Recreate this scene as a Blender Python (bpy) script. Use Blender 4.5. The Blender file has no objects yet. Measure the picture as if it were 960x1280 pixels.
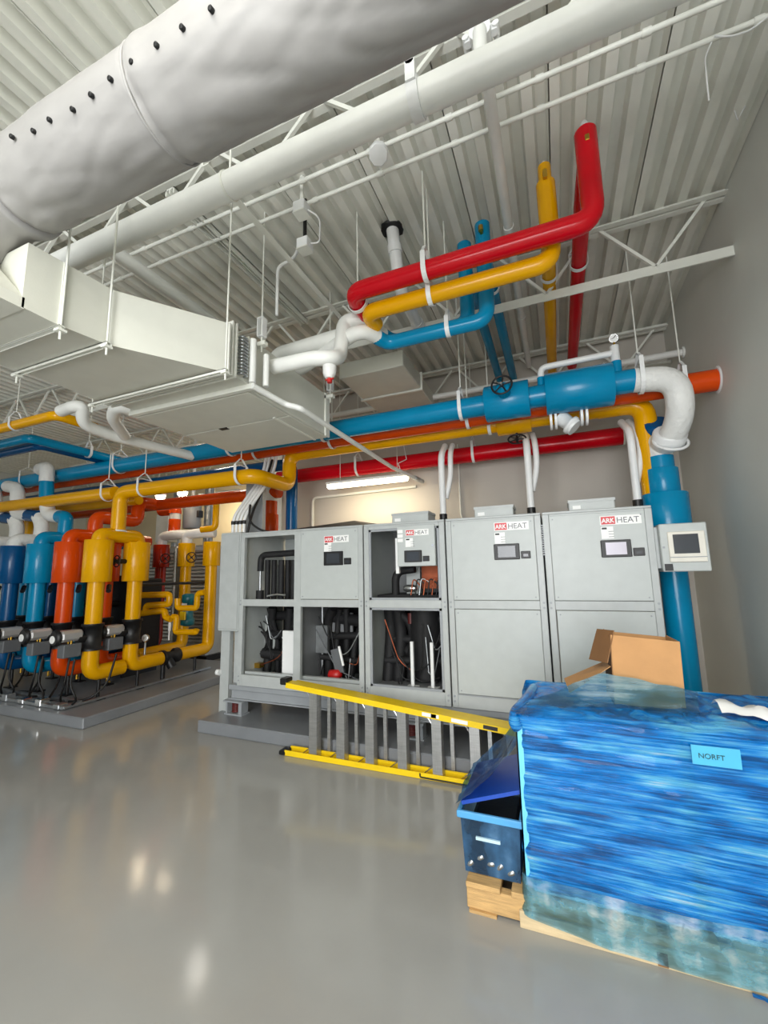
import bpy, bmesh, math, random
from mathutils import Vector, Matrix, noise
random.seed(7)
S = bpy.context.scene
COL = S.collection
PI = math.pi

# ------------------------------------------------------------------ camera
H0 = 1.5
FPX = 525.9
YAW, PITCH, ROLL = math.radians(22.189), math.radians(8.352), math.radians(1.136)
_cy, _sy, _cp, _sp = math.cos(YAW), math.sin(YAW), math.cos(PITCH), math.sin(PITCH)
FWD = Vector((-_sy * _cp, _cy * _cp, _sp)); RT0 = Vector((_cy, _sy, 0)); DN0 = FWD.cross(RT0)
RT = RT0 * math.cos(ROLL) + DN0 * math.sin(ROLL)
DN = -RT0 * math.sin(ROLL) + DN0 * math.cos(ROLL)
EYE = Vector((0, 0, H0))
cd = bpy.data.cameras.new('camera'); cam = bpy.data.objects.new('camera', cd); COL.objects.link(cam)
cd.sensor_fit = 'VERTICAL'; cd.sensor_height = 36.0; cd.lens = FPX / 1280 * 36.0
cd.clip_start = 0.05; cd.clip_end = 200
M4 = Matrix.Identity(4)
for i in range(3):
    M4[i][0] = RT[i]; M4[i][1] = -DN[i]; M4[i][2] = -FWD[i]; M4[i][3] = EYE[i]
cam.matrix_world = M4
S.camera = cam

def at(px, py, X=None, Y=None, Z=None):
    """photo pixel -> world point on a known plane (used only to measure positions)"""
    d = RT * ((px - 480) / FPX) + DN * ((py - 640) / FPX) + FWD
    if X is not None: t = X / d.x
    elif Y is not None: t = Y / d.y
    else: t = (Z - H0) / d.z
    return EYE + d * t

# ------------------------------------------------------------------ view, world, lights
S.view_settings.view_transform = 'Standard'
S.view_settings.look = 'None'
S.view_settings.gamma = 1
S.view_settings.use_curve_mapping = False
S.view_settings.exposure = -0.6
w = bpy.data.worlds.new('world'); S.world = w; w.use_nodes = True
bg = w.node_tree.nodes['Background']
bg.inputs[0].default_value = (0.80, 0.90, 1.0, 1); bg.inputs[1].default_value = 1.1

def area(name, loc, target, sx, sy, power, col):
    l = bpy.data.lights.new(name, 'AREA'); l.shape = 'RECTANGLE'; l.size = sx; l.size_y = sy
    l.energy = power; l.color = col
    o = bpy.data.objects.new(name, l); COL.objects.link(o); o.location = loc
    o.rotation_euler = (Vector(target) - Vector(loc)).to_track_quat('-Z', 'Y').to_euler()
    return o
area('daylight_rear_window', (-.3, -4.3, 2.0), (-.5, 0, 2.0), 3.0, 3.2, 560, (0.98, 0.99, 1.0))
area('daylight_left_window', (-11.3, -1.8, 2.2), (1.3, 3.0, 2.2), 4.0, 2.6, 45, (0.95, 0.98, 1.0))
area('overhead_fill', (-.9, -.9, 4.0), (-.7, -.9, 0), 2.4, .4, 75, (1.0, .97, .9))  # unseen overhead fill, added to brighten floor and ceiling
area('overhead_fill', (-.1, -2.4, 4.0), (-.1, -2.4, 0), 2.4, .4, 105, (1.0, .97, .9))  # second added fill behind the camera, no fixture

# ------------------------------------------------------------------ materials
def lin(c):
    return tuple(((v / 255) / 12.92 if v / 255 <= 0.04045 else ((v / 255 + 0.055) / 1.055) ** 2.4) for v in c) + (1,)
def pmat(name, col, rough=0.5, metal=0.0, var=0.08, vs=6.0, bump=0.0, bs=60.0, coat=0.0, stretch=(1, 1, 1), spec=0.5):
    m = bpy.data.materials.new(name); m.use_nodes = True
    nt = m.node_tree; b = nt.nodes['Principled BSDF']
    c = lin(col)
    tc = nt.nodes.new('ShaderNodeTexCoord'); mp = nt.nodes.new('ShaderNodeMapping'); mp.inputs['Scale'].default_value = stretch
    nt.links.new(tc.outputs['Object'], mp.inputs[0])
    n = nt.nodes.new('ShaderNodeTexNoise'); n.inputs['Scale'].default_value = vs; n.inputs['Detail'].default_value = 4
    nt.links.new(mp.outputs[0], n.inputs['Vector'])
    r = nt.nodes.new('ShaderNodeValToRGB')
    r.color_ramp.elements[0].position = 0.3; r.color_ramp.elements[1].position = 0.7
    r.color_ramp.elements[0].color = tuple(v * (1 - var) for v in c[:3]) + (1,)
    r.color_ramp.elements[1].color = tuple(min(1, v * (1 + var)) for v in c[:3]) + (1,)
    nt.links.new(n.outputs[0], r.inputs[0]); nt.links.new(r.outputs[0], b.inputs['Base Color'])
    b.inputs['Roughness'].default_value = rough; b.inputs['Metallic'].default_value = metal
    b.inputs['Specular IOR Level'].default_value = spec
    if coat: b.inputs['Coat Weight'].default_value = coat; b.inputs['Coat Roughness'].default_value = 0.08
    if bump:
        n2 = nt.nodes.new('ShaderNodeTexNoise'); n2.inputs['Scale'].default_value = bs; n2.inputs['Detail'].default_value = 3
        nt.links.new(mp.outputs[0], n2.inputs['Vector'])
        bp = nt.nodes.new('ShaderNodeBump'); bp.inputs['Strength'].default_value = bump; bp.inputs['Distance'].default_value = 0.01
        nt.links.new(n2.outputs[0], bp.inputs['Height']); nt.links.new(bp.outputs[0], b.inputs['Normal'])
    return m
def emat(name, col, st):
    m = bpy.data.materials.new(name); m.use_nodes = True
    b = m.node_tree.nodes['Principled BSDF']
    b.inputs['Base Color'].default_value = lin(col); b.inputs['Emission Color'].default_value = lin(col)
    b.inputs['Emission Strength'].default_value = st
    return m
BLUE = pmat('blue_jacket', (0, 132, 176), 0.2, spec=0.3, var=0.06, vs=3, bump=0.06, bs=25)
DBLUE = pmat('dark_blue_jacket', (4, 74, 124), 0.2, spec=0.3, var=0.06, vs=3, bump=0.06, bs=25)
YEL = pmat('yellow_jacket', (226, 164, 0), 0.2, spec=0.3, var=0.05, vs=3, bump=0.06, bs=25)
ORA = pmat('orange_jacket', (208, 70, 8), 0.2, spec=0.3, var=0.06, vs=3, bump=0.06, bs=25)
REDO = pmat('rust_red_jacket', (168, 38, 12), 0.2, spec=0.3, var=0.06, vs=3, bump=0.05, bs=25)
RED = pmat('red_jacket', (202, 4, 24), 0.2, spec=0.3, var=0.06, vs=3, bump=0.05, bs=25)
WPIPE = pmat('white_jacket', (232, 233, 228), 0.4, var=0.05, vs=5, bump=0.1, bs=20)
CLOTHW = pmat('white_wrinkled_wrap', (226, 226, 222), 0.55, var=0.05, vs=5, bump=0.9, bs=26)
WPAINT = pmat('white_paint', (228, 229, 220), 0.45, var=0.04, vs=8, bump=0.05, bs=120)
WTUBE = pmat('white_plastic', (232, 233, 232), 0.35, var=0.03)
DECK = pmat('deck_paint', (234, 234, 224), 0.42, var=0.06, vs=4, bump=0.05, bs=30)
DUCT = pmat('duct_paint', (212, 212, 201), 0.5, var=0.03, vs=6, bump=0.05, bs=90)
FABRIC = pmat('duct_fabric', (160, 158, 156), 0.5, var=0.05, vs=7, bump=0.2, bs=9)
CAB = pmat('cabinet_paint', (184, 189, 187), 0.4, var=0.03, vs=12, bump=0.04, bs=150)
CABF = pmat('cabinet_frame', (178, 182, 181), 0.38, var=0.05, vs=10)
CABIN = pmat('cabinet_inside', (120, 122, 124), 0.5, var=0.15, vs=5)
DARKIN = pmat('insulation_black', (22, 22, 24), 0.7, var=0.25, vs=8, bump=0.2, bs=30)
BLACK = pmat('black_plastic', (18, 18, 20), 0.45, var=0.1)
SCREEN = pmat('screen_glass', (58, 62, 68), 0.15, var=0.04)
SCREENL = pmat('screen_light', (196, 190, 204), 0.2, var=0.03)
GALV = pmat('galvanised_steel', (176, 180, 182), 0.35, 0.85, var=0.15, vs=14, bump=0.04)
ALU = pmat('aluminium', (176, 176, 174), 0.35, 0.75, var=0.12, vs=9, stretch=(1, 1, 8), bump=0.05)
CHROME = pmat('bright_steel', (205, 206, 206), 0.2, 0.95, var=0.05)
LYEL = pmat('ladder_fibreglass', (243, 205, 16), 0.42, var=0.06, vs=6)
WOOD = pmat('pallet_wood', (196, 158, 104), 0.7, var=0.25, vs=5, stretch=(1.5, 14, 14), bump=0.3, bs=30)
WOODL = pmat('pallet_wood_pale', (206, 184, 146), 0.7, var=0.14, vs=5, stretch=(1.5, 14, 14), bump=0.2, bs=30)
CARD = pmat('cardboard', (186, 138, 88), 0.75, var=0.07, vs=9, bump=0.08, bs=60)
CARDD = pmat('cardboard_inside', (128, 90, 54), 0.8, var=0.08, vs=9)
PAD = pmat('pad_grey_epoxy', (124, 127, 131), 0.32, var=0.06, vs=4, bump=0.06, bs=20)
GREYP = pmat('grey_enamel', (150, 154, 158), 0.4, var=0.05)
LOGORED = pmat('logo_red', (206, 34, 46), 0.4, var=0.02)
LOGOGREY = pmat('logo_grey', (92, 94, 98), 0.4, var=0.02)
PAPER = pmat('white_label', (240, 240, 238), 0.45, var=0.02)
BRASS = pmat('brass', (190, 150, 60), 0.3, 0.9)
COPPER = pmat('copper', (150, 78, 50), 0.35, 0.7, var=0.2, vs=12)
CABLE = pmat('black_cable', (14, 14, 15), 0.5, var=0.1)
REDP = pmat('red_plastic', (190, 30, 28), 0.4)
SPRING = pmat('spring_red_rubber', (92, 30, 27), 0.5)
ACTS = pmat('actuator_silver', (176, 174, 172), 0.35, 0.3, var=0.06)
ACTG = pmat('actuator_grey', (96, 99, 102), 0.5, var=0.05)
TEAL = pmat('pump_teal', (12, 98, 110), 0.35, var=0.1)
LOUVER = pmat('boiler_silver', (196, 196, 192), 0.3, 0.6, var=0.05)
TOTEM = None
GLOW = emat('lamp_diffuser', (255, 238, 205), 9.0)
GLOWB = emat('bright_lamp', (255, 232, 196), 60.0)

def wall_mat(name, c1, c2, bs=90, bump=0.12):
    m = pmat(name, c1, 0.6, var=0.05, vs=1.2, bump=bump, bs=bs)
    return m
WALLR = wall_mat('wall_right_paint', (216, 218, 211), None)
WALLB = wall_mat('wall_back_paint', (188, 182, 172), None)
WALLC = wall_mat('wall_cream_paint', (226, 210, 176), None)

# glossy grey epoxy floor with slight trowel waves
FLOOR = pmat('floor_epoxy', (160, 159, 155), 0.17, var=0.07, vs=1.1, bump=0.22, bs=2.2, spec=0.5)
_nt = FLOOR.node_tree
_b = _nt.nodes['Principled BSDF']
_n = _nt.nodes.new('ShaderNodeTexNoise'); _n.inputs['Scale'].default_value = 3.0; _n.inputs['Detail'].default_value = 5
_r = _nt.nodes.new('ShaderNodeMapRange'); _r.inputs[3].default_value = 0.07; _r.inputs[4].default_value = 0.2
_nt.links.new(_n.outputs[0], _r.inputs[0]); _nt.links.new(_r.outputs[0], _b.inputs['Roughness'])

# ------------------------------------------------------------------ mesh helpers
def vec(p): return Vector(p)
class MB:
    def __init__(self): self.v = []; self.f = []; self.sm = []
    def add(self, vs, fs, smooth=False):
        o = len(self.v); self.v += [Vector(p) for p in vs]
        for f in fs: self.f.append([i + o for i in f]); self.sm.append(smooth)
        return self
    def box(self, x0, x1, y0, y1, z0, z1, bev=0.0):
        if bev > 0:
            bm = bmesh.new(); bmesh.ops.create_cube(bm, size=1)
            for q in bm.verts:
                q.co = Vector(((x0 + x1) / 2 + q.co.x * (x1 - x0), (y0 + y1) / 2 + q.co.y * (y1 - y0), (z0 + z1) / 2 + q.co.z * (z1 - z0)))
            bmesh.ops.bevel(bm, geom=bm.edges[:], offset=bev, segments=1, affect='EDGES', profile=0.5)
            bm.verts.index_update()
            self.add([q.co.copy() for q in bm.verts], [[q.index for q in f.verts] for f in bm.faces]); bm.free()
            return self
        vs = [(x, y, z) for x in (x0, x1) for y in (y0, y1) for z in (z0, z1)]
        return self.add(vs, [(0, 1, 3, 2), (4, 6, 7, 5), (0, 4, 5, 1), (2, 3, 7, 6), (0, 2, 6, 4), (1, 5, 7, 3)])
    def obox(self, c, ax, ay, az):
        c, ax, ay, az = map(Vector, (c, ax, ay, az))
        vs = [c + ax * i + ay * j + az * k for i in (-1, 1) for j in (-1, 1) for k in (-1, 1)]
        return self.add(vs, [(0, 1, 3, 2), (4, 6, 7, 5), (0, 4, 5, 1), (2, 3, 7, 6), (0, 2, 6, 4), (1, 5, 7, 3)])
    def bar(self, a, b, wd, hg=None, up=(0, 0, 1)):
        """square bar from a to b"""
        a, b = Vector(a), Vector(b); hg = hg or wd
        d = b - a; L = d.length; d.normalize(); up = Vector(up)
        if abs(d.dot(up)) > 0.98: up = Vector((0, 1, 0))
        s = d.cross(up).normalized(); u = s.cross(d)
        return self.obox((a + b) / 2, d * L / 2, s * wd / 2, u * hg / 2)
    def angle(self, a, b, wd, t=0.006, flip=1, up=(0, 0, 1)):
        """steel angle section, two thin legs"""
        a, b = Vector(a), Vector(b); d = (b - a).normalized(); up = Vector(up)
        if abs(d.dot(up)) > 0.98: up = Vector((0, 1, 0))
        s = d.cross(up).normalized() * flip; u = up
        self.bar(a + u * wd / 2, b + u * wd / 2, t, wd, up)
        self.bar(a + s * wd / 2, b + s * wd / 2, wd, t, up)
        return self
    def tube(self, path, r, n=14, caps=True, smooth=True):
        path = [Vector(p) for p in path]
        rs = r if isinstance(r, (list, tuple)) else [r] * len(path)
        t = (path[1] - path[0]).normalized()
        u = t.orthogonal().normalized(); rings = []
        vs = []
        for i, p in enumerate(path):
            if i == 0: tt = path[1] - path[0]
            elif i == len(path) - 1: tt = path[-1] - path[-2]
            else: tt = (path[i + 1] - p).normalized() + (p - path[i - 1]).normalized()
            tt.normalize()
            q = t.rotation_difference(tt); u = q @ u; t = tt
            v = t.cross(u)
            for k in range(n):
                a = 2 * PI * k / n
                vs.append(p + (u * math.cos(a) + v * math.sin(a)) * rs[i])
        fs = [(i * n + k, i * n + (k + 1) % n, (i + 1) * n + (k + 1) % n, (i + 1) * n + k) for i in range(len(path) - 1) for k in range(n)]
        self.add(vs, fs, smooth)
        if caps:
            m = len(path) - 1
            self.add(vs[:n], [list(range(n))[::-1]]); self.add(vs[m * n:], [list(range(n))])
        return self
    def cyl(self, a, b, r, n=16): return self.tube([a, b], r, n)
    def lathe(self, c, axis, prof, n=18):
        """prof: list of (distance along axis, radius)"""
        axis = Vector(axis).normalized(); c = Vector(c)
        return self.tube_prof([(c + axis * d, r) for d, r in prof], axis, n)
    def tube_prof(self, pr, axis, n):
        u = axis.orthogonal().normalized(); v = axis.cross(u); vs = []
        for p, r in pr:
            for k in range(n):
                a = 2 * PI * k / n; vs.append(p + (u * math.cos(a) + v * math.sin(a)) * r)
        fs = [(i * n + k, i * n + (k + 1) % n, (i + 1) * n + (k + 1) % n, (i + 1) * n + k) for i in range(len(pr) - 1) for k in range(n)]
        self.add(vs, fs, True)
        m = len(pr) - 1
        self.add(vs[:n], [list(range(n))[::-1]]); self.add(vs[m * n:], [list(range(n))])
        return self
    def ring(self, c, axis, R, r, n=24, m=8, a0=0, a1=2 * PI, uref=None):
        axis = Vector(axis).normalized(); c = Vector(c)
        u = Vector(uref) if uref else axis.orthogonal().normalized(); v = axis.cross(u)
        full = abs(a1 - a0 - 2 * PI) < 1e-6
        pts = [c + (u * math.cos(a0 + (a1 - a0) * i / n) + v * math.sin(a0 + (a1 - a0) * i / n)) * R for i in range(n + 1)]
        return self.tube(pts, r, m, caps=not full)
    def build(self, name, mat, parent=None, loc=None):
        me = bpy.data.meshes.new(name)
        base = Vector((0, 0, 0))
        if parent is not None: base = Vector(parent.get('_w', (0, 0, 0)))
        elif loc is not None: base = Vector(loc)
        me.from_pydata([p - base for p in self.v], [], self.f)
        bm = bmesh.new(); bm.from_mesh(me); bmesh.ops.recalc_face_normals(bm, faces=bm.faces); bm.to_mesh(me); bm.free()
        me.polygons.foreach_set('use_smooth', self.sm)
        me.materials.append(mat); me.update()
        o = bpy.data.objects.new(name, me); COL.objects.link(o)
        if parent is not None: o.parent = parent; o['_w'] = tuple(base)
        else: o.location = base; o['_w'] = tuple(base)
        return o
def fillet(pts, r, n=6):
    pts = [Vector(p) for p in pts]; out = [pts[0]]
    for i in range(1, len(pts) - 1):
        a, p, b = pts[i - 1], pts[i], pts[i + 1]
        d1 = (a - p); d2 = (b - p); l = min(r, d1.length * 0.49, d2.length * 0.49)
        s, e = p + d1.normalized() * l, p + d2.normalized() * l
        for k in range(n + 1):
            t = k / n; out.append((s * (1 - t) + p * t) * (1 - t) + (p * (1 - t) + e * t) * t)
    out.append(pts[-1]); return out
def thing(name, label, cat, loc=(0, 0, 0), group=None):
    o = bpy.data.objects.new(name, None); COL.objects.link(o); o.location = loc; o['_w'] = tuple(loc)
    o.empty_display_size = 0.1
    return tag(o, label, cat, group)
def tag(o, label, cat, group=None):
    o['label'] = label; o['category'] = cat
    if group: o['group'] = group
    return o
def struct(o): o['kind'] = 'structure'; return o
def copy_tree(o, parent=None):
    c = o.copy(); COL.objects.link(c); c.parent = parent
    for ch in list(o.children): copy_tree(ch, c)
    return c
def text(name, body, size, org, xdir, up, mat, parent, depth=0.0008, wide=1.0, bold=0.0):
    cu = bpy.data.curves.new('t', 'FONT'); cu.body = body; cu.size = size; cu.extrude = depth; cu.offset = bold
    to = bpy.data.objects.new('t', cu); COL.objects.link(to)
    dg = bpy.context.evaluated_depsgraph_get(); dg.update()
    me = bpy.data.meshes.new_from_object(to.evaluated_get(dg)); bpy.data.objects.remove(to)
    x = Vector(xdir).normalized(); y = Vector(up).normalized(); z = x.cross(y)
    base = Vector(parent['_w'])
    for q in me.vertices: q.co = Vector(org) + x * q.co.x * wide + y * q.co.y + z * q.co.z - base
    me.materials.clear(); me.materials.append(mat); me.name = name
    o = bpy.data.objects.new(name, me); COL.objects.link(o); o.parent = parent; o['_w'] = tuple(base)
    return o

# ------------------------------------------------------------------ setting
XW = 1.33          # right wall
YB = 5.45          # back wall behind the cabinets
YD = 8.2           # deeper wall at the left
ZD = 4.236         # underside of the roof deck
struct(MB().box(-13, XW, -5, YD + .2, -0.1, 0).build('floor', FLOOR))
struct(MB().box(XW, XW + .2, -5, YD + .2, 0, ZD + .2).build('wall_right', WALLR))
struct(MB().box(-3.95, XW, YB, YB + .2, 0, ZD + .1).build('wall_back', WALLB))
struct(MB().box(-4.12, -3.95, YB - .02, YB + .22, 0, ZD).build('trim_1', WPAINT))
struct(MB().box(-13, -3.95, YD, YD + .2, 0, ZD + .1).build('wall_far', WALLC))
# left wall and rear wall with their openings
wl = MB(); wl.box(-13.2, -13, -5, YD + .2, 0, ZD + .2)
struct(wl.build('wall_left', WALLR))
wr = MB(); wr.box(-13, -5.2, -5.2, -5, 0, ZD + .2); wr.box(1.6, XW + .2, -5.2, -5, 0, ZD + .2); wr.box(-5.2, 1.6, -5.2, -5, 3.8, ZD + .2); wr.box(-5.2, 1.6, -5.2, -5, 0, .3)
struct(wr.build('wall_rear', WALLR))
# roof: slab and separate fluted deck sheets
roof = struct(MB().box(-13, XW, -5, YD + .2, ZD + .08, ZD + .2).build('ceiling', DECK))
PIT = 0.1476
def deck_sheet_mesh(wd):
    prof = []
    x = 0.0
    D = 0.076
    for k in range(4):
        prof += [(x + (0.004 if k == 0 else -.002), 0), (x + .058, 0), (x + .074, D), (x + PIT - .016, D)]
        x += PIT
    prof += [(x - .004, 0), (x - .004, 0.02)]
    prof = [(0.004, .02)] + prof
    mb = MB(); n = len(prof)
    vs = [(a, -5, b) for a, b in prof] + [(a, YD, b) for a, b in prof]
    mb.add(vs, [(i, i + 1, n + i + 1, n + i) for i in range(n - 1)])
    return mb
base_sheet = None
k = 0
xs = XW - 4 * PIT
while xs > -13:
    if base_sheet is None:
        base_sheet = deck_sheet_mesh(0).build('deck_sheet', DECK); s = base_sheet
    else:
        s = base_sheet.copy(); COL.objects.link(s)
    s.parent = roof; s.location = (xs, 0, ZD); s['_w'] = (0, 0, 0)
    xs -= 4 * PIT
# short slots punched in the deck pans
sl = MB()
for i in range(70):
    x = XW - PIT * (0.72) - PIT * random.randint(2, 34); y = random.uniform(1.6, 3.4)
    sl.box(x - .003, x + .003, y, y + .05, ZD + .071, ZD + .0755)
o = sl.build('deck_slot', BLACK, roof); o['kind'] = 'stuff'
struct(MB().box(XW - .012, XW, -5, YB, 0, .1).build('baseboard_right', GREYP))

# equipment pads
struct(MB().box(-3.385, .98, 3.345, 5.3, 0, .115, .01).build('trim_2', PAD))
struct(MB().box(-9.6, -4.56, 3.01, 5.75, 0, .11, .01).build('trim_3', PAD))

# ------------------------------------------------------------------ roof joists
def joist(y, x0, x1, ztop, zbot, label, bottom_flat=False):
    t = thing('roof_joist', label, 'joist', (x0, y, zbot))
    a = MB(); b = MB()
    for s in (-1, 1):
        a.angle((x0, y + s * .012, ztop - .045), (x1, y + s * .012, ztop - .045), .045, flip=-s)
    a.build('top_chord', WPAINT, t)
    if bottom_flat: b.bar((x0, y, zbot), (x1, y, zbot), .012, .075); b.bar((x0, y + .02, zbot + .03), (x1, y + .02, zbot + .03), .045, .008)
    else:
        for s in (-1, 1): b.angle((x0, y + s * .01, zbot), (x1, y + s * .01, zbot), .04, flip=-s)
    b.build('bottom_chord', WPAINT, t)
    step = .42; n = int((x1 - x0) / step); up = False
    x = x1 - .12
    i = 0
    while x - step > x0:
        za, zb = (ztop - .03, zbot + .02) if i % 2 == 0 else (zbot + .02, ztop - .03)
        MB().bar((x, y, za), (x - step * .85, y, zb), .022).build('web_bar', WPAINT, t)
        x -= step * (.85 if i % 2 == 0 else 1.0); i += 1
    return t
joist(1.78, -9, XW, ZD, 3.86, 'open-web white roof joist half hidden by the grey fabric duct')
joist(3.48, -9, XW, ZD, 3.745, 'open-web white roof joist with flat bottom bar above the hanging coloured pipes', True)
joist(5.3, -9, XW, ZD, 3.75, 'open-web white roof joist running along the back wall')
joist(6.9, -12, -4.2, ZD, 3.75, 'far open-web white roof joist over the back left of the room')
joist(0.1, -9, XW, ZD, 3.72, 'nearest open-web roof joist above the grey fabric duct')
# bridging angles between joists
def single(name, mb, mat, label, cat, group=None, loc=None):
    vmin = Vector((sum(p.x for p in mb.v) / len(mb.v), sum(p.y for p in mb.v) / len(mb.v), min(p.z for p in mb.v)))
    o = mb.build(name, mat, None, loc or vmin); return tag(o, label, cat, group)
single('bridging_angle', MB().angle((-1.65, 1.5, 3.74), (-1.65, 3.46, 3.77), .04), WPAINT, 'white bridging angle running between the two joists beside the junction boxes', 'steel angle')
ch = MB(); ch.box(-2.31, -2.30, 1.8, 3.46, 4.09, 4.14); ch.box(-2.24, -2.23, 1.8, 3.46, 4.09, 4.14); ch.box(-2.31, -2.23, 1.8, 3.46, 4.13, 4.14); ch.box(-2.275, -2.265, 1.8, 3.46, 4.10, 4.13)
single('strut_channel', ch, WPAINT, 'double white strut channel under the deck holding the coil unit rods', 'strut')
single('bridging_angle', MB().angle((-5.4, 3.5, 3.74), (-5.4, 5.28, 3.77), .04), WPAINT, 'white bridging angle above the left pipe racks', 'steel angle')

# ------------------------------------------------------------------ overhead white pipes
t = thing('roof_drain_pipe', 'large white horizontal pipe under the deck with coupling clamp', 'pipe', (-3.0, 1.54, 3.5))
RB = .068
MB().tube([(-4.6, 1.55, 3.6), (1.1, 1.55, 3.6)], RB, 24).build('pipe_run', WPIPE, t)
cl = at(520, 118, Y=1.55)
m = MB(); m.cyl((cl.x - .025, 1.55, 3.6), (cl.x + .025, 1.55, 3.6), RB + .012, 24); m.box(cl.x - .022, cl.x + .022, 1.55 - .09, 1.55 - .06, 3.60, 3.70); m.cyl((cl.x, 1.46, 3.70), (cl.x, 1.50, 3.70), .02, 10)
m.build('coupling', WTUBE, t)
cl = at(287, 226, Y=1.55)
MB().cyl((cl.x - .006, 1.55, 3.6), (cl.x + .006, 1.55, 3.6), RB + .006, 24).build('hanger_band', WPAINT, t)
MB().cyl((cl.x, 1.55, 3.66), (cl.x, 1.55, ZD), .006, 8).build('hanger_rod', WPAINT, t)

t = thing('sprinkler_branch', 'white pipe running back under the deck from a bolted elbow coupling', 'pipe', (-.155, 1.8, 3.95))
MB().tube(fillet([(-.155, 1.62, 3.66), (-.155, 1.66, 4.0), (-.155, 5.2, 4.0)], .08), .032, 14).build('pipe_run', WPIPE, t)
m = MB(); m.cyl((-.155, 1.66, 3.98), (-.155, 1.76, 4.0), .05, 14); m.box(-.23, -.08, 1.69, 1.72, 3.98, 4.02); m.cyl((-.225, 1.68, 4.0), (-.225, 1.74, 4.0), .016, 8); m.cyl((-.085, 1.68, 4.0), (-.085, 1.74, 4.0), .016, 8)
m.build('coupling', WTUBE, t)
m = MB()
for y in (2.9, 4.1): m.cyl((-.155, y, 4.0), (-.155, y + .03, 4.0), .038, 14)
m.build('joint_ring', WPIPE, t)
def thin_pipe(y, z, x0, x1, lab, r=.014, n=10):
    t = thing('conduit', lab, 'conduit', (x0, y, z))
    m = MB(); m.tube([(x0, y, z), (x1, y, z)], r, 10); m.build('tube', WPAINT, t)
    for i in range(n):
        x = x0 + (x1 - x0) * (i + .5) / n
        MB().cyl((x - .02, y, z), (x + .02, y, z), r + .005, 10).build('fitting', WPAINT, t)
    return t
thin_pipe(2.24, 4.1, -3.6, XW, 'thin white conduit crossing under the deck, farther of the two parallel runs')
thin_pipe(2.08, 4.1, -3.6, XW, 'thin white conduit crossing under the deck, nearer of the two parallel runs')
single('conduit', MB().tube([(-2.75, 1.65, 3.8), (-2.75, 3.4, 3.8)], .05, 14), WPIPE, 'white pipe running back above the white duct', 'pipe')
w1 = at(855, 440, X=XW)
t = thing('sprinkler_main', 'long white pipe on the back wall behind the main blue pipe, ending at right wall', 'pipe', (-3, w1.y, w1.z))
MB().tube([(-3.6, w1.y, w1.z), (XW - .002, w1.y, w1.z)], .035, 12).build('pipe_run', WPIPE, t)
MB().cyl((XW - .02, w1.y, w1.z), (XW - .002, w1.y, w1.z), .055, 14).build('wall_collar', WPIPE, t)
# loose wires on the deck
single('loose_wire', MB().tube(fillet([at(892, 47, Y=2.24), at(881, 72, Y=2.26), at(883, 95, Y=2.26), at(886, 126, Y=2.27)], .03), .004, 6), WTUBE, 'thin white wire end dangling from the conduit near the right wall', 'wire')
a = at(895, 43, Z=4.09); b = at(958, 24, Z=4.1); c = at(925, 42, Z=4.05)
single('loose_wire', MB().tube(fillet([at(893, 45, Z=4.08), at(915, 46, Z=4.06), at(940, 37, Z=4.07), at(958, 22, Z=4.09)], .05), .005, 6), WTUBE, 'slack white cable looped along the conduit at the top right', 'wire')
a = at(918, 138, Z=4.22); b = at(922, 150, Z=4.18); c = at(932, 132, Z=4.2)
single('loose_wire', MB().tube([a, b, c], .004, 6), WTUBE, 'short white wire scrap sticking out of the deck by the right wall', 'wire')

# junction boxes on the deck
def jbox(px, py, z, lab, s=.045, dark=False):
    c = at(px, py, Z=z)
    t = thing('junction_box', lab, 'electrical box', (c.x, c.y, z - s))
    MB().box(c.x - s, c.x + s, c.y - s, c.y + s, z - s * .9, z + s * .9, .006).build('box_body', WTUBE, t)
    MB().box(c.x - s * 1.05, c.x + s * 1.05, c.y - s * 1.05, c.y + s * 1.05, z - s, z - s * .86, .004).build('box_cover', WPAINT, t)
    MB().cyl((c.x, c.y, z + s * .9), (c.x, c.y, ZD), .014, 8).build('box_stem', BLACK if dark else WPAINT, t)
    return c
c1 = jbox(377, 262, 3.98, 'square white junction box on the conduit, upper of two')
c2 = jbox(381, 307, 3.86, 'square white junction box with a black mount hanging lower on a flexible conduit', dark=True)
single('flexible_conduit', MB().tube(fillet([c1 + Vector((.05, 0, -.02)), c1 + Vector((.11, .06, -.05)), c2 + Vector((.1, .04, .02)), c2 + Vector((.05, 0, 0))], .06), .006, 8), WTUBE, 'thin white flexible conduit looping between the two square boxes', 'conduit')
e = at(347, 340, Z=3.75)
single('flexible_conduit', MB().tube(fillet([c2 + Vector((-.05, 0, 0)), c2 + Vector((-.14, .06, -.02)), (e.x, e.y, 3.8), (e.x, e.y, 3.4)], .1), .012, 8), WTUBE, 'white flexible conduit bending down from the lower junction box', 'conduit')
c = at(473, 187, Z=4.03)
t = thing('junction_box', 'octagonal white junction box on the thin conduit', 'electrical box', (c.x, c.y, 3.98))
MB().lathe((c.x, c.y, 4.0), (.15, -.5, -1), [(-.03, .06), (.02, .06), (.025, .055)], 8).build('box_body', WTUBE, t)
MB().cyl((c.x, c.y, 4.03), (c.x, c.y, ZD), .012, 8).build('box_stem', WPAINT, t)

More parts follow.
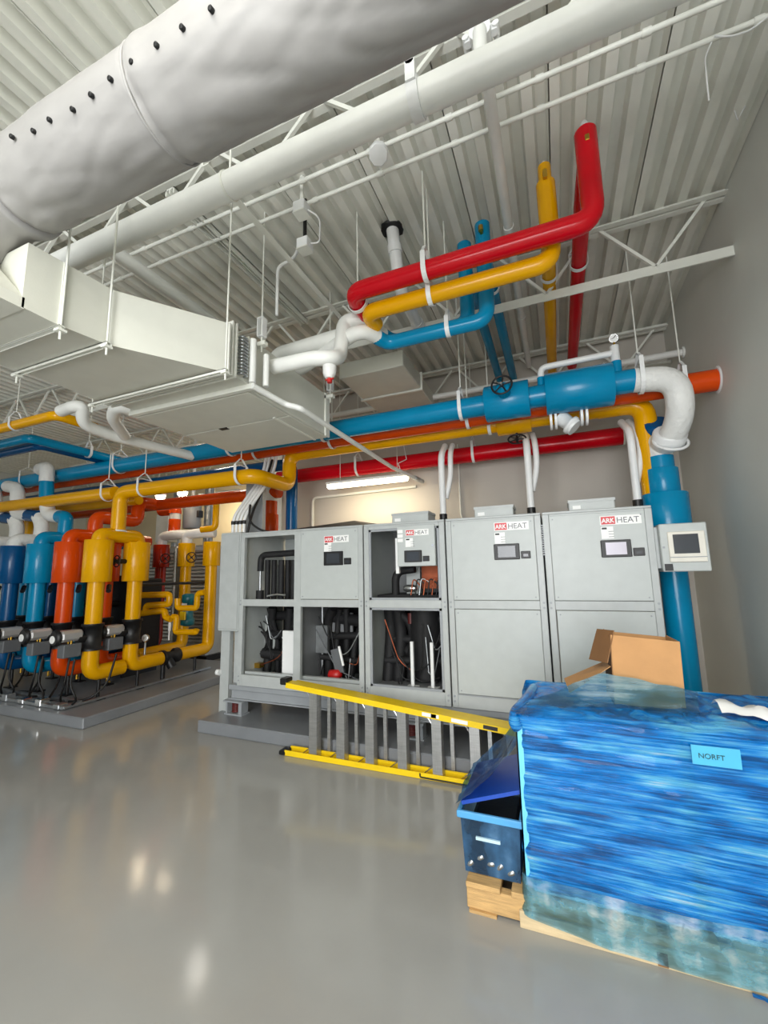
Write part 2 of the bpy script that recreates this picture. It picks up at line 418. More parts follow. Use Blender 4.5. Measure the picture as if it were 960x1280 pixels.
# ------------------------------------------------------------------ pipe helpers
def seg(parent, pts, r, mat, bend=None, n=18, name='pipe_run'):
    return MB().tube(fillet(pts, bend if bend else r * 1.9), r, n).build(name, mat, parent)
def sleeve(parent, a, b, r, mat, n=22, name='insulation_sleeve'):
    a, b = Vector(a), Vector(b); d = (b - a); L = d.length
    return MB().lathe(a, d, [(0, r * .97), (.006, r), (L - .006, r), (L, r * .97)], n).build(name, mat, parent)
def hanger(c, axis, r, ztop, lab, group, tilt=None):
    """clevis hanger: U strap below the pipe, yoke and rod up to the deck"""
    c = Vector(c); ax = Vector(axis).normalized(); s = Vector((0, 0, 1)).cross(ax).normalized()
    t = thing('clevis_hanger', lab, 'pipe hanger', (c.x, c.y, c.z - r), group)
    R = r + .008; pts = []
    pts.append(c + s * R + Vector((0, 0, R * 1.35)))
    for i in range(13):
        a = PI * i / 12
        pts.append(c + s * R * math.cos(a) - Vector((0, 0, R * math.sin(a))))
    pts.append(c - s * R + Vector((0, 0, R * 1.35)))
    m = MB(); wd = .016
    vs = []
    for p in pts:
        out = (p - c); out.z = min(out.z, 0) if abs(out.z) < R * 1.3 else 0
        out = out.normalized() * .005
        vs += [p - ax * wd, p + ax * wd, p + ax * wd + out, p - ax * wd + out]
    fs = []
    for i in range(len(pts) - 1):
        for k in range(4): fs.append((i * 4 + k, i * 4 + (k + 1) % 4, i * 4 + 4 + (k + 1) % 4, i * 4 + 4 + k))
    fs += [(0, 1, 2, 3), tuple(len(vs) - 4 + k for k in (3, 2, 1, 0))]
    m.add(vs, fs); m.build('strap', WTUBE, t)
    y = MB(); top = c + Vector((0, 0, R * 1.35 + .07))
    y.bar(pts[0], top + s * .02, .022, .005); y.bar(pts[-1], top - s * .02, .022, .005); y.bar(top - s * .024, top + s * .024, .022, .006)
    y.bar(pts[0], pts[-1], .008)
    y.build('yoke', WTUBE, t)
    MB().cyl(top, (c.x, c.y, ztop), .006, 8).build('rod', WPAINT, t)
    return t

# ------------------------------------------------------------------ hanging coloured pipes (risers to the deck)
# red
xr, yr, zr = .335, 2.455, 3.48
t = thing('red_pipe', 'red insulated pipe hanging under the deck with tall riser at its right end', 'pipe', (xr, yr, zr))
seg(t, [(xr, yr, 4.06), (xr, yr, zr), (-1.225, yr, zr), (-1.225, yr + .27, zr)], .062, RED, .11, 22)
sleeve(t, (xr, yr, 3.75), (xr, yr, 4.07), .056, RED)
seg(t, [(xr, yr, 3.9), (xr - .01, yr + .35, 3.9), (xr - .01, 5.2, 3.9)], .056, RED, .02, 18, 'return_run')
MB().lathe((xr, yr, 4.06), (0, 0, 1), [(0, .05), (.02, .035), (.07, .02), (.09, .006)], 14).build('air_vent', WTUBE, t)
MB().box(xr - .012, xr + .012, yr - .066, yr - .05, 3.95, 3.99, .004).build('tag_plate', BRASS, t)
# yellow
xy, yy, zy = .103, 2.6, 3.4
t = thing('yellow_pipe', 'yellow insulated pipe hanging just below the red one with a riser', 'pipe', (xy, yy, zy))
seg(t, [(xy, yy, 3.95), (xy, yy, zy), (-1.165, yy, zy), (-1.165, yy + .17, zy)], .058, YEL, .1, 22)
sleeve(t, (xy, yy, 3.85), (xy, yy, 4.08), .04, YEL)
seg(t, [(xy, yy, 3.86), (xy, yy + .3, 3.86), (xy, 5.2, 3.86)], .052, YEL, .02, 18, 'return_run')
MB().lathe((xy, yy, 4.07), (0, 0, 1), [(0, .036), (.02, .022), (.05, .008)], 12).build('air_vent', WTUBE, t)
m = MB(); m.cyl((xy, yy - .04, 3.98), (xy, yy - .075, 3.98), .014, 10); m.box(xy - .012, xy + .012, yy - .08, yy - .06, 3.93, 3.97); m.build('drain_valve', BRASS, t)
# blue pair
for i, (xb, yb, zb, zt, lab) in enumerate(((-.51, 3.06, 3.41, 4.15, 'left blue pipe of the hanging pair, farther back, with a short riser'),
                                           (-.345, 2.92, 3.32, 4.15, 'right blue pipe of the hanging pair, nearer and lower, with a brass vent'))):
    t = thing('blue_pipe', lab, 'pipe', (xb, yb, zb), 'hanging pair of blue pipes' if False else None)
    seg(t, [(xb, yb, zt - .06), (xb, yb, zb), (-1.13, yb, zb), (-1.19, yb - .1, zb + .02)], .056, BLUE, .1, 20)
    seg(t, [(xb, yb, 3.9 - .02 * i), (xb, yb + .3, 3.9 - .02 * i), (xb, 5.2, 3.9 - .02 * i)], .046, BLUE, .02, 16, 'return_run')
    MB().lathe((xb, yb, zt - .07), (0, 0, 1), [(0, .046), (.012, .04), (.03, .02), (.035, .008)], 14).build('air_vent', WTUBE, t)
    if i == 1:
        m = MB(); m.cyl((xb, yb - .045, 3.98), (xb, yb - .09, 3.98), .012, 10); m.cyl((xb, yb - .09, 3.97), (xb, yb - .09, 4.01), .018, 10); m.build('drain_valve', BRASS, t)
    else:
        pass
# white continuations to the coil unit
t = thing('white_coil_pipe', 'white insulated pipe pair from the blue ends to the coil unit, upper run', 'pipe', (-1.7, 2.85, 3.3))
seg(t, [(-1.185, 2.965, 3.43), (-1.27, 2.79, 3.41), (-2.12, 2.79, 3.38), (-2.12, 2.79, 3.2)], .058, WPIPE, .09)
seg(t, [(-1.18, 2.83, 3.34), (-1.24, 2.72, 3.34), (-1.32, 2.70, 3.33), (-2.0, 2.98, 3.31)], .055, WPIPE, .08)
t = thing('white_coil_pipe', 'white insulated pipe with vertical drop from the red pipe to the coil unit, lower run', 'pipe', (-1.7, 2.6, 3.0))
seg(t, [(-1.225, yr + .27, zr), (-1.225, yr + .31, zr), (-1.42, yr + .27, zr - .01), (-1.42, yr + .2, 3.14), (-1.40, yr + .05, 3.05), (-1.52, 2.45, 3.05), (-1.88, 2.45, 3.06)], .055, WPIPE, .07)
m = MB(); m.lathe(at(412, 462, Y=2.45), (0, -.1, -1), [(-.02, .05), (.04, .045), (.07, .025)], 14); m.build('tee_end', CLOTHW, t)
q = at(412, 470, Y=2.45)
m = MB(); m.cyl(q, q + Vector((0, 0, -.05)), .018, 10); m.box(q.x - .03, q.x + .03, q.y - .006, q.y + .006, q.z - .03, q.z - .018); m.build('drain_valve', REDP, t)
# hangers for these
G = 'clevis hangers on the hanging coloured pipes'
def hlabel(s): return 'white clevis hanger ' + s
x = at(532, 330, Y=yr).x
hanger((x, yr, zr), (1, 0, 0), .062, ZD, hlabel('and rod on the red pipe in front of the yellow'), G)
x = at(538, 368, Y=yy).x
hanger((x, yy, zy), (1, 0, 0), .058, ZD, hlabel('and rod on the yellow pipe below the red'), G)
x = at(560, 405, Y=2.92).x
hanger((x, 2.92, zb), (1, 0, 0), .05, ZD, hlabel('and rod on the pair of blue pipes'), G)
hanger((-1.225, yr + .12, zr), (0, 1, 0), .062, ZD, hlabel('around the left elbow of the red pipe'), G)
hanger((xr - .01, 3.38, 3.9), (0, 1, 0), .056, ZD, hlabel('around the red run at the joist'), G)
hanger((xy, 3.38, 3.86), (0, 1, 0), .052, ZD, hlabel('around the yellow run at the joist'), G)
hanger((-.345, 3.38, 3.88), (0, 1, 0), .046, ZD, hlabel('around the blue run at the joist'), G)
# PVC flue
t = thing('flue_pipe', 'white plastic flue pipe rising through a ragged black hole in the deck', 'pipe', (-1.0, 2.8, 3.7))
p0 = at(490, 283, Z=ZD + .03); p1 = at(500, 362, Z=3.78); p2 = at(522, 405, Z=3.74)
seg(t, [p0, p0 + (p1 - p0) * .6, p1, p2, p2 + Vector((0, .12, 0))], .05, WTUBE, .09)
MB().cyl(p0 + (p1 - p0) * .3, p0 + (p1 - p0) * .42, .058, 16).build('coupling', WTUBE, t)
MB().cyl(p2 - (p2 - p1).normalized() * .03, p2 + (p2 - p1).normalized() * .04, .058, 16).build('coupling', WTUBE, t)
m = MB(); m.add([(p0.x + math.cos(a) * (.085 + .02 * ((i * 7) % 5) / 5), p0.y + math.sin(a) * (.085 + .02 * ((i * 3) % 4) / 4), ZD - .004 + .012 * (i % 2)) for i, a in enumerate([2 * PI * k / 14 for k in range(14)])] + [(p0.x + math.cos(a) * .085, p0.y + math.sin(a) * .085, ZD + .02) for a in [2 * PI * k / 14 for k in range(14)]],
        [list(range(14))[::-1], list(range(14, 28))] + [(i, (i + 1) % 14, 14 + (i + 1) % 14, 14 + i) for i in range(14)])
m.build('hole_sealant', BLACK, t)
# far white rectangular duct below the back joist
a = at(432, 455, Z=3.55); b = at(500, 449, Z=3.55)
t = thing('branch_duct', 'white rectangular branch duct behind the hanging pipes', 'duct', (-1.9, 4.2, 3.55))
m = MB(); m.box(-2.0, -1.28, 3.72, 5.1, 3.55, 3.72, .01); m.build('duct_body', DUCT, t)
m = MB(); m.box(-2.02, -1.26, 4.3, 4.33, 3.53, 3.74); m.build('flange', WPAINT, t)

# ------------------------------------------------------------------ fabric duct
FY, FZ, FR = .97, 3.30, .188
t = thing('fabric_duct', 'big grey fabric air duct with a row of black nozzle holes', 'duct', (0, FY, FZ - FR))
m = MB(); na = 72; vs = []
fpath = [(1.28 - 3.3 * i / 230, FY, FZ) for i in range(230)]
for i in range(1, 41):
    a_ = PI / 2 * i / 40
    fpath.append((-2.02 - .56 * math.sin(a_), FY - .12 * (i / 40) ** 1.5, FZ - .27 * (1 - math.cos(a_))))
nx = len(fpath) - 1
for i, pc in enumerate(fpath):
    pc = Vector(pc)
    tg = (Vector(fpath[min(i + 1, nx)]) - Vector(fpath[max(i - 1, 0)])).normalized()
    sd = Vector((0, 1, 0)); up_ = tg.cross(sd).normalized(); up_ = up_ if up_.z > 0 or i > 235 else -up_
    x = pc.x; end = min(1, max(0.0, (-1.75 - x) / .5))
    for k in range(na):
        a = 2 * PI * k / na
        yv, zv = math.cos(a), math.sin(a)
        low = .5 - .5 * zv
        wr_ = noise.noise(Vector((x * 2.0 + zv * 1.3, yv * 1.4, zv * 1.4))) * .004
        q_ = noise.noise(Vector((x * 3.2 - zv * 2.6, yv * .9 + 5, zv * .9)))
        wr_ += -.006 * max(0, 1 - abs(q_) * 5) * low
        q_ = noise.noise(Vector((x * 2.4 + zv * 2.2 + 9, yv * 1.2 + 2, zv * 1.2)))
        wr_ += -.005 * max(0, 1 - abs(q_) * 4) * low
        dx = x + 1.27 + .03 * zv
        wr_ += -.010 * math.exp(-(dx / .012) ** 2) + .006 * math.exp(-((dx - .05) / .04) ** 2)
        fold = (math.sin((x * 20 + zv * 1.6 + yv * 1.0)) + .6 * math.sin(x * 37 + yv * 2)) * .010 * end
        rr = FR * (1 - .03 * end) + wr_ + fold
        vs.append(pc + sd * yv * rr + up_ * zv * rr)
fs = [(i * na + k, i * na + (k + 1) % na, (i + 1) * na + (k + 1) % na, (i + 1) * na + k) for i in range(nx) for k in range(na)]
m.add(vs, fs, True); m.build('fabric_tube', FABRIC, t)
m = MB()
for xq in (-1.27, .32):
    m.ring((xq, FY, FZ), (1, 0, 0), FR - .004, .006, 48, 6)
m.build('seam', FABRIC, t)
dots = [(264, 12), (228, 35), (196, 57), (165, 78), (138, 99), (114, 119), (91, 137), (62, 150), (42, 164), (15, 171)]
ang = math.radians(-40 + 180)
for i, (px, py) in enumerate(dots):
    # on the camera-facing side of the tube
    d = (RT * ((px - 480) / FPX) + DN * ((py - 640) / FPX) + FWD)
    A = d.y ** 2 + d.z ** 2; B = 2 * (d.y * (0 - FY) + d.z * (H0 - FZ)); C = FY ** 2 + (H0 - FZ) ** 2 - (FR + .004) ** 2
    disc = B * B - 4 * A * C
    if disc < 0: continue
    tt = (-B - math.sqrt(disc)) / (2 * A); q = EYE + d * tt
    nrm = Vector((0, q.y - FY, q.z - FZ)).normalized()
    MB().lathe(q - nrm * .006, nrm, [(0, .009), (.012, .009), (.014, .006)], 12).build('nozzle', BLACK, t)

# ------------------------------------------------------------------ white metal duct, coil box, fan coil unit
t = thing('supply_duct', 'white sheet metal duct flaring from the fabric duct to the coil unit', 'duct', (-2.6, 1.4, 2.75))
def loft(secs):
    """secs: list of (y, x0, x1, z0, z1)"""
    m = MB(); vs = []
    for y, x0, x1, z0, z1 in secs: vs += [(x0, y, z0), (x1, y, z0), (x1, y, z1), (x0, y, z1)]
    fs = [(i * 4 + k, i * 4 + (k + 1) % 4, i * 4 + 4 + (k + 1) % 4, i * 4 + 4 + k) for i in range(len(secs) - 1) for k in range(4)]
    fs += [(0, 1, 2, 3), tuple(len(vs) - 4 + k for k in (3, 2, 1, 0))]
    return m.add(vs, fs)
loft([(1.02, -2.95, -2.2, 2.75, 3.08), (1.18, -2.95, -2.2, 2.75, 3.09)]).build('duct_plenum', DUCT, t)
MB().box(-2.95, -2.2, .42, 1.03, 2.745, 2.80).build('plenum_base', DUCT, t)
loft([(1.18, -2.95, -2.2, 2.75, 3.09), (1.42, -2.95, -2.19, 2.77, 3.10)]).build('duct_section', DUCT, t)
loft([(1.42, -2.95, -2.19, 2.77, 3.10), (1.97, -3.02, -1.86, 2.79, 3.13)]).build('duct_flare', DUCT, t)
m = MB()
for y, x0, x1, z0, z1 in ((1.18, -2.95, -2.2, 2.75, 3.09), (1.97, -3.02, -1.86, 2.79, 3.13)):
    m = MB()
    for (a, b) in (((x0, z0), (x1, z0)), ((x1, z0), (x1, z1)), ((x1, z1), (x0, z1)), ((x0, z1), (x0, z0))):
        m.bar((a[0], y, a[1]), (b[0], y, b[1]), .012, .012)
    m.build('flange', WPAINT, t)
# square-to-round collar toward the fabric duct
m = MB(); n = 16; vs = []
for kx in range(n):
    a = 2 * PI * kx / n + PI / 4
    c_ = [(1, 1), (-1, 1), (-1, -1), (1, -1)][kx // 4]
    vs.append((-2.575 + c_[0] * .375, .725 + c_[1] * .305, 2.80))
for kx in range(n):
    a = 2 * PI * (kx - 1.5) / n + PI / 4; vs.append((-2.575 + math.cos(a) * .2, .83 + math.sin(a) * .2, 3.06))
m.add(vs, [(k, (k + 1) % n, n + (k + 1) % n, n + k) for k in range(n)]); m.build('round_collar', DUCT, t)
# trapeze hangers
def trapeze(y, x0, x1, z, lab, rods):
    t = thing('trapeze_hanger', lab, 'hanger', (x0, y, z))
    hb = .018 if 'slim' not in lab else .006
    m = MB(); m.box(x0, x1, y - .014, y - .011, z - hb, z); m.box(x0, x1, y - .014, y + .014, z - .004, z); m.box(x0, x1, y + .011, y + .014, z - hb, z); m.build('strut_bar', WPAINT, t)
    for xx in rods:
        MB().cyl((xx, y, z - .07), (xx, y, ZD), .006, 8).build('rod', WPAINT, t)
        MB().box(xx - .02, xx + .02, y - .02, y + .02, z - .03, z - .018).build('nut_plate', WPAINT, t)
trapeze(1.40, -3.02, -2.15, 2.765, 'trapeze strut hanger under the narrow part of the white duct', (-2.98, -2.17))
trapeze(1.18, -3.0, -2.17, 2.74, 'slim trapeze strut hanger nearest the fabric duct', (-2.185,))
trapeze(1.9, -3.08, -1.80, 2.77, 'trapeze strut hanger under the wide duct end at the coil', (-3.05, -1.815))
# coil
t = thing('coil_section', 'finned heating coil box with white header pipes at the duct end', 'coil', (-2.4, 2.1, 2.8))
m = MB(); m.box(-3.02, -1.9, 1.985, 2.23, 2.82, 3.14); m.build('coil_casing', DUCT, t)
for y in (2.0, 2.035):
    MB().box(-3.05, -1.86, y, y + .012, 2.79, 3.17).build('flange', WPAINT, t)
for i in range(12):
    z = 2.85 + i * .024
    MB().tube(fillet([(-1.9, 2.10, z), (-1.865, 2.10, z), (-1.865, 2.16, z), (-1.9, 2.16, z)], .025), .008, 8).build('return_bend', GALV, t)
MB().cyl((-1.86, 2.20, 2.82), (-1.86, 2.20, 3.14), .024, 12).build('header', WPIPE, t)
MB().cyl((-1.84, 2.32, 2.84), (-1.84, 2.32, 3.08), .022, 12).build('header', WPIPE, t)
# fan coil unit
t = thing('fan_coil_unit', 'white suspended fan coil unit with panelled underside beside the coil', 'fan coil', (-2.5, 2.8, 2.8))
UX0, UX1, UY0, UY1, UZ = -3.1, -1.92, 2.22, 3.38, 2.80
MB().box(UX0, UX1, UY0, UY1, UZ, 3.2, .008).build('casing', DUCT, t)
MB().box(UX0 + .02, UX1 + .05, UY0 - .02, UY0 + .015, UZ - .015, UZ + .02).build('front_lip', WPAINT, t)
MB().box(UX0 + .02, UX1 - .02, UY0 + .04, UY0 + .52, UZ - .012, UZ, .003).build('bottom_panel', DUCT, t)
MB().box(UX0 + .02, UX1 - .02, UY0 + .535, UY1 - .02, UZ - .012, UZ, .003).build('bottom_panel', DUCT, t)
hp = at(280, 536, Z=UZ - .012)
MB().box(hp.x - .04, hp.x + .04, hp.y - .022, hp.y + .022, UZ - .016, UZ - .008).build('vent_slot', BLACK, t)
MB().box(UX1 - .16, UX1 - .14, UY0 + .5, UY1 - .02, UZ - .02, UZ - .01).build('panel_edge', WPAINT, t)
m = MB(); m.box(UX1, UX1 + .015, UY1 - .1, UY1 - .03, UZ - .02, 3.2); m.build('corner_angle', WPAINT, t)
for (xx, yy2) in ((UX1 + .05, 2.3), (UX1 + .05, 3.3)):
    m = MB(); m.bar((xx - .2, yy2, 3.16), (xx + .04, yy2, 3.16), .04, .03); m.build('support_bracket', WPAINT, t)
    MB().cyl((xx, yy2, 3.1), (xx, yy2, ZD), .006, 8).build('rod', WPAINT, t)
    m = MB(); m.box(xx - .025, xx - .02, yy2 - .025, yy2 + .025, 3.22, 3.36); m.box(xx + .02, xx + .025, yy2 - .025, yy2 + .025, 3.22, 3.36); m.box(xx - .025, xx + .025, yy2 - .025, yy2 + .025, 3.36, 3.365); m.box(xx - .025, xx + .025, yy2 - .025, yy2 + .025, 3.215, 3.22); m.build('spring_isolator', WTUBE, t)
# condensate drain
t = thing('drain_pipe', 'sloping white condensate drain pipe from coil unit toward the wall lamp', 'pipe', (-1.88, 2.2, 2.7))
MB().tube(fillet([(-1.86, 2.2, 2.80), at(358, 506, Z=2.77), at(375, 510, Z=2.72), at(490, 584, Z=2.72), at(526, 601, Z=2.70)], .05), .022, 12).build('pipe_run', WPIPE, t)
MB().cyl(at(518, 597, Z=2.705), at(528, 602, Z=2.70), .03, 10).build('end_fitting', GALV, t)
# white pipes behind the unit on the left
t = thing('white_riser_pipe', 'white insulated pipe with humped elbow behind the duct on the left', 'pipe', (-4.2, 2.6, 3.0))
seg(t, [at(76, 514, Z=3.15), at(92, 508, Z=3.15), at(103, 508, Z=3.15), at(103, 530, Z=3.02), at(140, 545, Z=3.0), at(240, 570, Z=3.0)], .055, WPIPE, .09)
seg(t, [at(165, 512, Z=3.1), at(145, 508, Z=3.1), at(140, 522, Z=3.05), at(156, 545, Z=3.0)], .055, WPIPE, .08)

# ------------------------------------------------------------------ main pipe bundle above the cabinets
YBl, ZBl, RBl = 3.86, 3.05, .098
YOr, ZOr, ROr = 4.09, 3.03, .09
YYe, ZYe, RYe = 4.30, 3.0, .085
t = thing('main_blue_pipe', 'main blue insulated pipe over the cabinets with white elbow, dropping behind the touch panel', 'pipe', (.9, 4.2, 0))
seg(t, [(-9.5, YBl, ZBl), (.70, YBl, ZBl)], RBl, BLUE, None, 24)
XV, YV = .9, 4.27
seg(t, [(.69, YBl, ZBl), at(846, 472, Y=3.88), at(852, 520, Y=3.97), at(834, 556, Y=4.16), (XV, YV, 2.62), (XV, YV, 2.46)], .1, CLOTHW, .17, 24, 'white_elbow')
MB().ring(at(838, 552, Y=4.12), (0.1, -.6, .55), .128, .012, 28, 8).build('saddle_ring', WTUBE, t)
m = MB(); m.lathe(at(836, 548, Y=4.14), (-.1, .6, -.55), [(-.06, .12), (-.05, .128), (.05, .128), (.06, .12)], 20); m.build('saddle', WTUBE, t)
MB().lathe(at(822, 540, Y=4.3), (-.1, .6, -.55), [(-.10, .10), (-.09, .125), (.05, .125), (.06, .1)], 20).build('saddle_shell', DBLUE, t)
seg(t, [(XV, YV, 2.47), (XV, YV, .30)], .1025, BLUE, None, 24, 'drop_pipe')
sleeve(t, (XV, YV, 2.13), (XV, YV, 2.36), .125, BLUE)
sleeve(t, (XV, YV, 1.62), (XV, YV, 2.14), .175, BLUE)
MB().lathe((XV, YV, .115), (0, 0, 1), [(0, .13), (.02, .13), (.03, .1), (.32, .105), (.34, .085)], 20).build('foil_base', CHROME, t)
xa, xb_ = at(607, 505, Y=YBl).x, at(662, 497, Y=YBl).x
sleeve(t, (xa, YBl, ZBl), (xb_, YBl, ZBl), .165, BLUE)
xc, xd = at(682, 495, Y=YBl).x, at(766, 483, Y=YBl).x
sleeve(t, (xc, YBl, ZBl), (xd, YBl, ZBl), .18, BLUE)
# valve wheel
def handwheel(parent, c, axis, R, mat=BLACK, spokes=5, stem=.0, stemmat=CHROME):
    axis = Vector(axis).normalized(); c = Vector(c); u = axis.orthogonal().normalized(); v = axis.cross(u)
    m = MB(); m.ring(c, axis, R, R * .1, 24, 8); m.cyl(c - axis * R * .12, c + axis * R * .12, R * .2, 10)
    for k in range(spokes):
        a = 2 * PI * k / spokes; m.tube([c, c + axis * R * .0 + (u * math.cos(a) + v * math.sin(a)) * R], R * .075, 6)
    o = m.build('handwheel', mat, parent)
    if stem: MB().cyl(c - axis * stem, c + axis * R * .4, R * .13, 10).build('valve_stem', stemmat, o)
    return o
wc = at(627, 481, Y=YBl - .30)
nk = MB(); axv = (Vector(wc) - Vector(((xa + xb_) / 2, YBl, ZBl))).normalized()
nk.cyl(Vector(((xa + xb_) / 2, YBl, ZBl)), Vector(wc) - axv * .05, .055, 16); nk.build('valve_neck', BLUE, t)
handwheel(t, wc, axv, .085, BLACK, 5, .1)
# white bypass pipe with gauge
g1 = at(676, 470, Y=YBl); g2 = at(767, 440, Y=YBl)
t2 = thing('bypass_pipe', 'small white bypass pipe over the blue insulation with a round gauge', 'pipe', (0, YBl, ZBl + .2))
zt = g2.z - .01
xg = at(770, 455, Y=YBl).x
seg(t2, [(g1.x, YBl, ZBl + .1), (g1.x, YBl, zt - .01), (xg, YBl, zt)], .028, WTUBE, .06, 14)
MB().cyl((xg, YBl, ZBl + .1), (xg, YBl, zt + .06), .036, 14).build('tee_post', WTUBE, t2)
MB().cyl((xg, YBl, ZBl + .06), (xg, YBl, ZBl + .19), .042, 16).build('blue_stub', BLUE, t2)
MB().cyl((g1.x, YBl, ZBl + .06), (g1.x, YBl, ZBl + .17), .034, 14).build('blue_stub', BLUE, t2)
def gauge(parent, c, facing, R):
    f = Vector(facing).normalized(); c = Vector(c)
    o = MB().lathe(c, f, [(-.02, R * .9), (0, R), (.012, R), (.014, R * .9)], 20).build('gauge', CHROME, parent)
    MB().lathe(c + f * .0135, f, [(0, R * .88), (.002, R * .88)], 20).build('gauge_dial', PAPER, o)
    u = Vector((0, 0, 1)).cross(f).normalized(); v = f.cross(u)
    m = MB(); m.bar(c + f * .017, c + f * .017 + (u * .5 + v * .5) * R, .004)
    m.bar(c + f * .017 - u * R * .4, c + f * .017 + u * R * .1, .003)
    m.build('gauge_needle', BLACK, o)
    MB().cyl(c - Vector((0, 0, R)), c - Vector((0, 0, R * 1.6)), .01, 8).build('gauge_stem', BRASS, o)
gauge(t2, at(767, 423, Y=YBl), (-.2, -1, -.35), .038)
gauge(t2, at(755, 458, Y=YBl + .12), (-.2, -1, -.35), .03)
# strainer body below sleeve
q = at(712, 530, Y=YBl + .1)
t3 = thing('strainer_valve', 'white flanged strainer body hanging under the large blue sleeve', 'valve', q)
m = MB(); m.lathe(q + Vector((-.02, 0, .02)), (.55, -.1, -.6), [(-.08, .07), (.03, .06), (.035, .085), (.06, .085), (.065, .075), (.09, .075)], 16); m.build('strainer_body', WTUBE, t3)
for dx in (-.13, .12):
    for d_ in (-.03, .01): MB().cyl(q + Vector((dx + d_, .0, .06)), q + Vector((dx + d_ + .02, .0, .06)), .09, 16).build('flange', WTUBE, t3)
# orange, yellow, red mains
t = thing('main_orange_pipe', 'long orange insulated pipe behind the blue main, entering the right wall', 'pipe', (XW, YOr, ZOr))
seg(t, [(-9.0, YOr, ZOr), (XW - .004, YOr, ZOr)], ROr, ORA, None, 24)
MB().lathe((XW - .012, YOr, ZOr), (1, 0, 0), [(0, .1), (.01, .115)], 24).build('wall_collar', WTUBE, t)
t = thing('main_yellow_pipe', 'yellow insulated main low behind the orange pipe with drop at its right end', 'pipe', (.82, YYe, 2))
xl = -3.02
seg(t, [(.45, YYe, ZYe), (.83, YYe, ZYe), (.83, YYe, 1.95)], .09, YEL, .16, 24)
seg(t, [(-5.11, 3.62, 2.1), (-5.11, 3.62, 2.6), (xl, 3.66, 2.6), (xl, YYe, 2.6), (xl, YYe, ZYe), (.5, YYe, ZYe)], RYe, YEL, .15, 24, 'header_run')
seg(t, [(-9.5, 3.62, 2.62), (-5.2, 3.62, 2.6)], .083, YEL, None, 20, 'header_run')
seg(t, [(-9.5, 4.1, 2.60), (-5.4, 4.1, 2.60)], .07, YEL, None, 20, 'return_run')
xa2, xb2 = at(622, 535, Y=YYe).x, at(664, 530, Y=YYe).x
sleeve(t, (xa2, YYe, ZYe), (xb2, YYe, ZYe), .125, YEL)
q = at(645, 541, Y=YYe - .1)
handwheel(t, (q.x, YYe - .02, ZYe - .19), (0, -.25, -1), .085, BLACK, 5, .08, BLACK)
t = thing('main_red_pipe', 'dark red insulated pipe along the back wall above the lamp', 'pipe', (0, 5.2, 2.95))
q = at(778, 546, Y=5.15); q2 = at(500, 575, Y=5.15)
seg(t, [(-3.8, 5.15, 2.955), (q.x, 5.15, 2.955)], .1, RED, None, 22)
MB().cyl((q.x, 5.15, 2.955), (q.x + .02, 5.15, 2.955), .104, 22).build('end_cap', WPAINT, t)
# hangers of the bundle
G2 = 'clevis hangers on the main pipe bundle'
for (px, lab) in ((578, 'on the blue main left of the valve wheel'), (405, 'on the blue main at the corner of the coil unit'), (290, 'on the blue main left of the coil unit')):
    hanger((at(px, 540, Y=YBl).x, YBl, ZBl), (1, 0, 0), RBl, ZD, hlabel(lab), G2)
hanger((at(800, 470, Y=YBl).x, YBl, ZBl), (1, 0, 0), .108, ZD, hlabel('wrapped around the white elbow of the blue main'), G2)
hanger((at(852, 470, Y=YOr).x, YOr, ZOr), (1, 0, 0), ROr, ZD, hlabel('on the orange main near the right wall'), G2)
for (px, lab) in ((586, 'on the orange main right of the conduit pair'), (415, 'on the orange main right of the yellow drop'), (322, 'on the orange main above the grey cables')):
    hanger((at(px, 545, Y=YOr).x, YOr, ZOr), (1, 0, 0), ROr, ZD, hlabel(lab), G2)
for (px, lab) in ((592, 'on the red wall pipe near the conduit pair'), (448, 'on the red wall pipe above the lamp')):
    hanger((at(px, 565, Y=5.15).x, 5.15, 2.955), (1, 0, 0), .1, ZD, hlabel(lab), G2)
hanger((at(612, 530, Y=YYe).x, YYe, ZYe), (1, 0, 0), RYe, ZD, hlabel('on the yellow main beside its valve'), G2)
for (px, lab) in ((300, 'on the yellow header below the coil unit'), (180, 'on the yellow header right of the first riser'), (135, 'on the yellow header at its corner over the racks')):
    hanger((at(px, 600, Y=3.62).x, 3.63, 2.6), (1, 0, 0), RYe, ZBl + .1 if px != 300 else ZD, hlabel(lab), G2)
# extra orange lower pipe and blue return behind yellow header on the left
t = thing('orange_return_pipe', 'lower orange insulated pipe running behind the yellow header', 'pipe', (-5, 4.6, 2.6))
seg(t, [(-9, 4.62, 2.62), (-3.4, 4.62, 2.62)], .085, ORA, None, 20)
t = thing('dark_blue_return_pipe', 'dark blue insulated pipe between orange main and yellow header', 'pipe', (-5, 4.5, 2.9))
seg(t, [(-9, 4.45, 2.93), (-3.2, 4.45, 2.93), (-3.2, 4.62, 2.93), (-3.2, 4.62, 1.9)], .075, DBLUE, .1, 20)
# orange riser behind the first cabinet
t = thing('orange_riser', 'bright orange insulated riser behind the first cabinet with white top', 'pipe', (-3.53, 4.6, 1.2))
xo = at(337, 640, Y=4.62).x
seg(t, [(xo, 4.62, 1.3), (xo, 4.62, 2.5)], .1, ORA, None, 20)
sleeve(t, (xo, 4.62, 2.50), (xo, 4.62, 2.72), .098, WPIPE)
sleeve(t, (xo, 4.62, 1.9), (xo, 4.62, 2.32), .118, ORA)
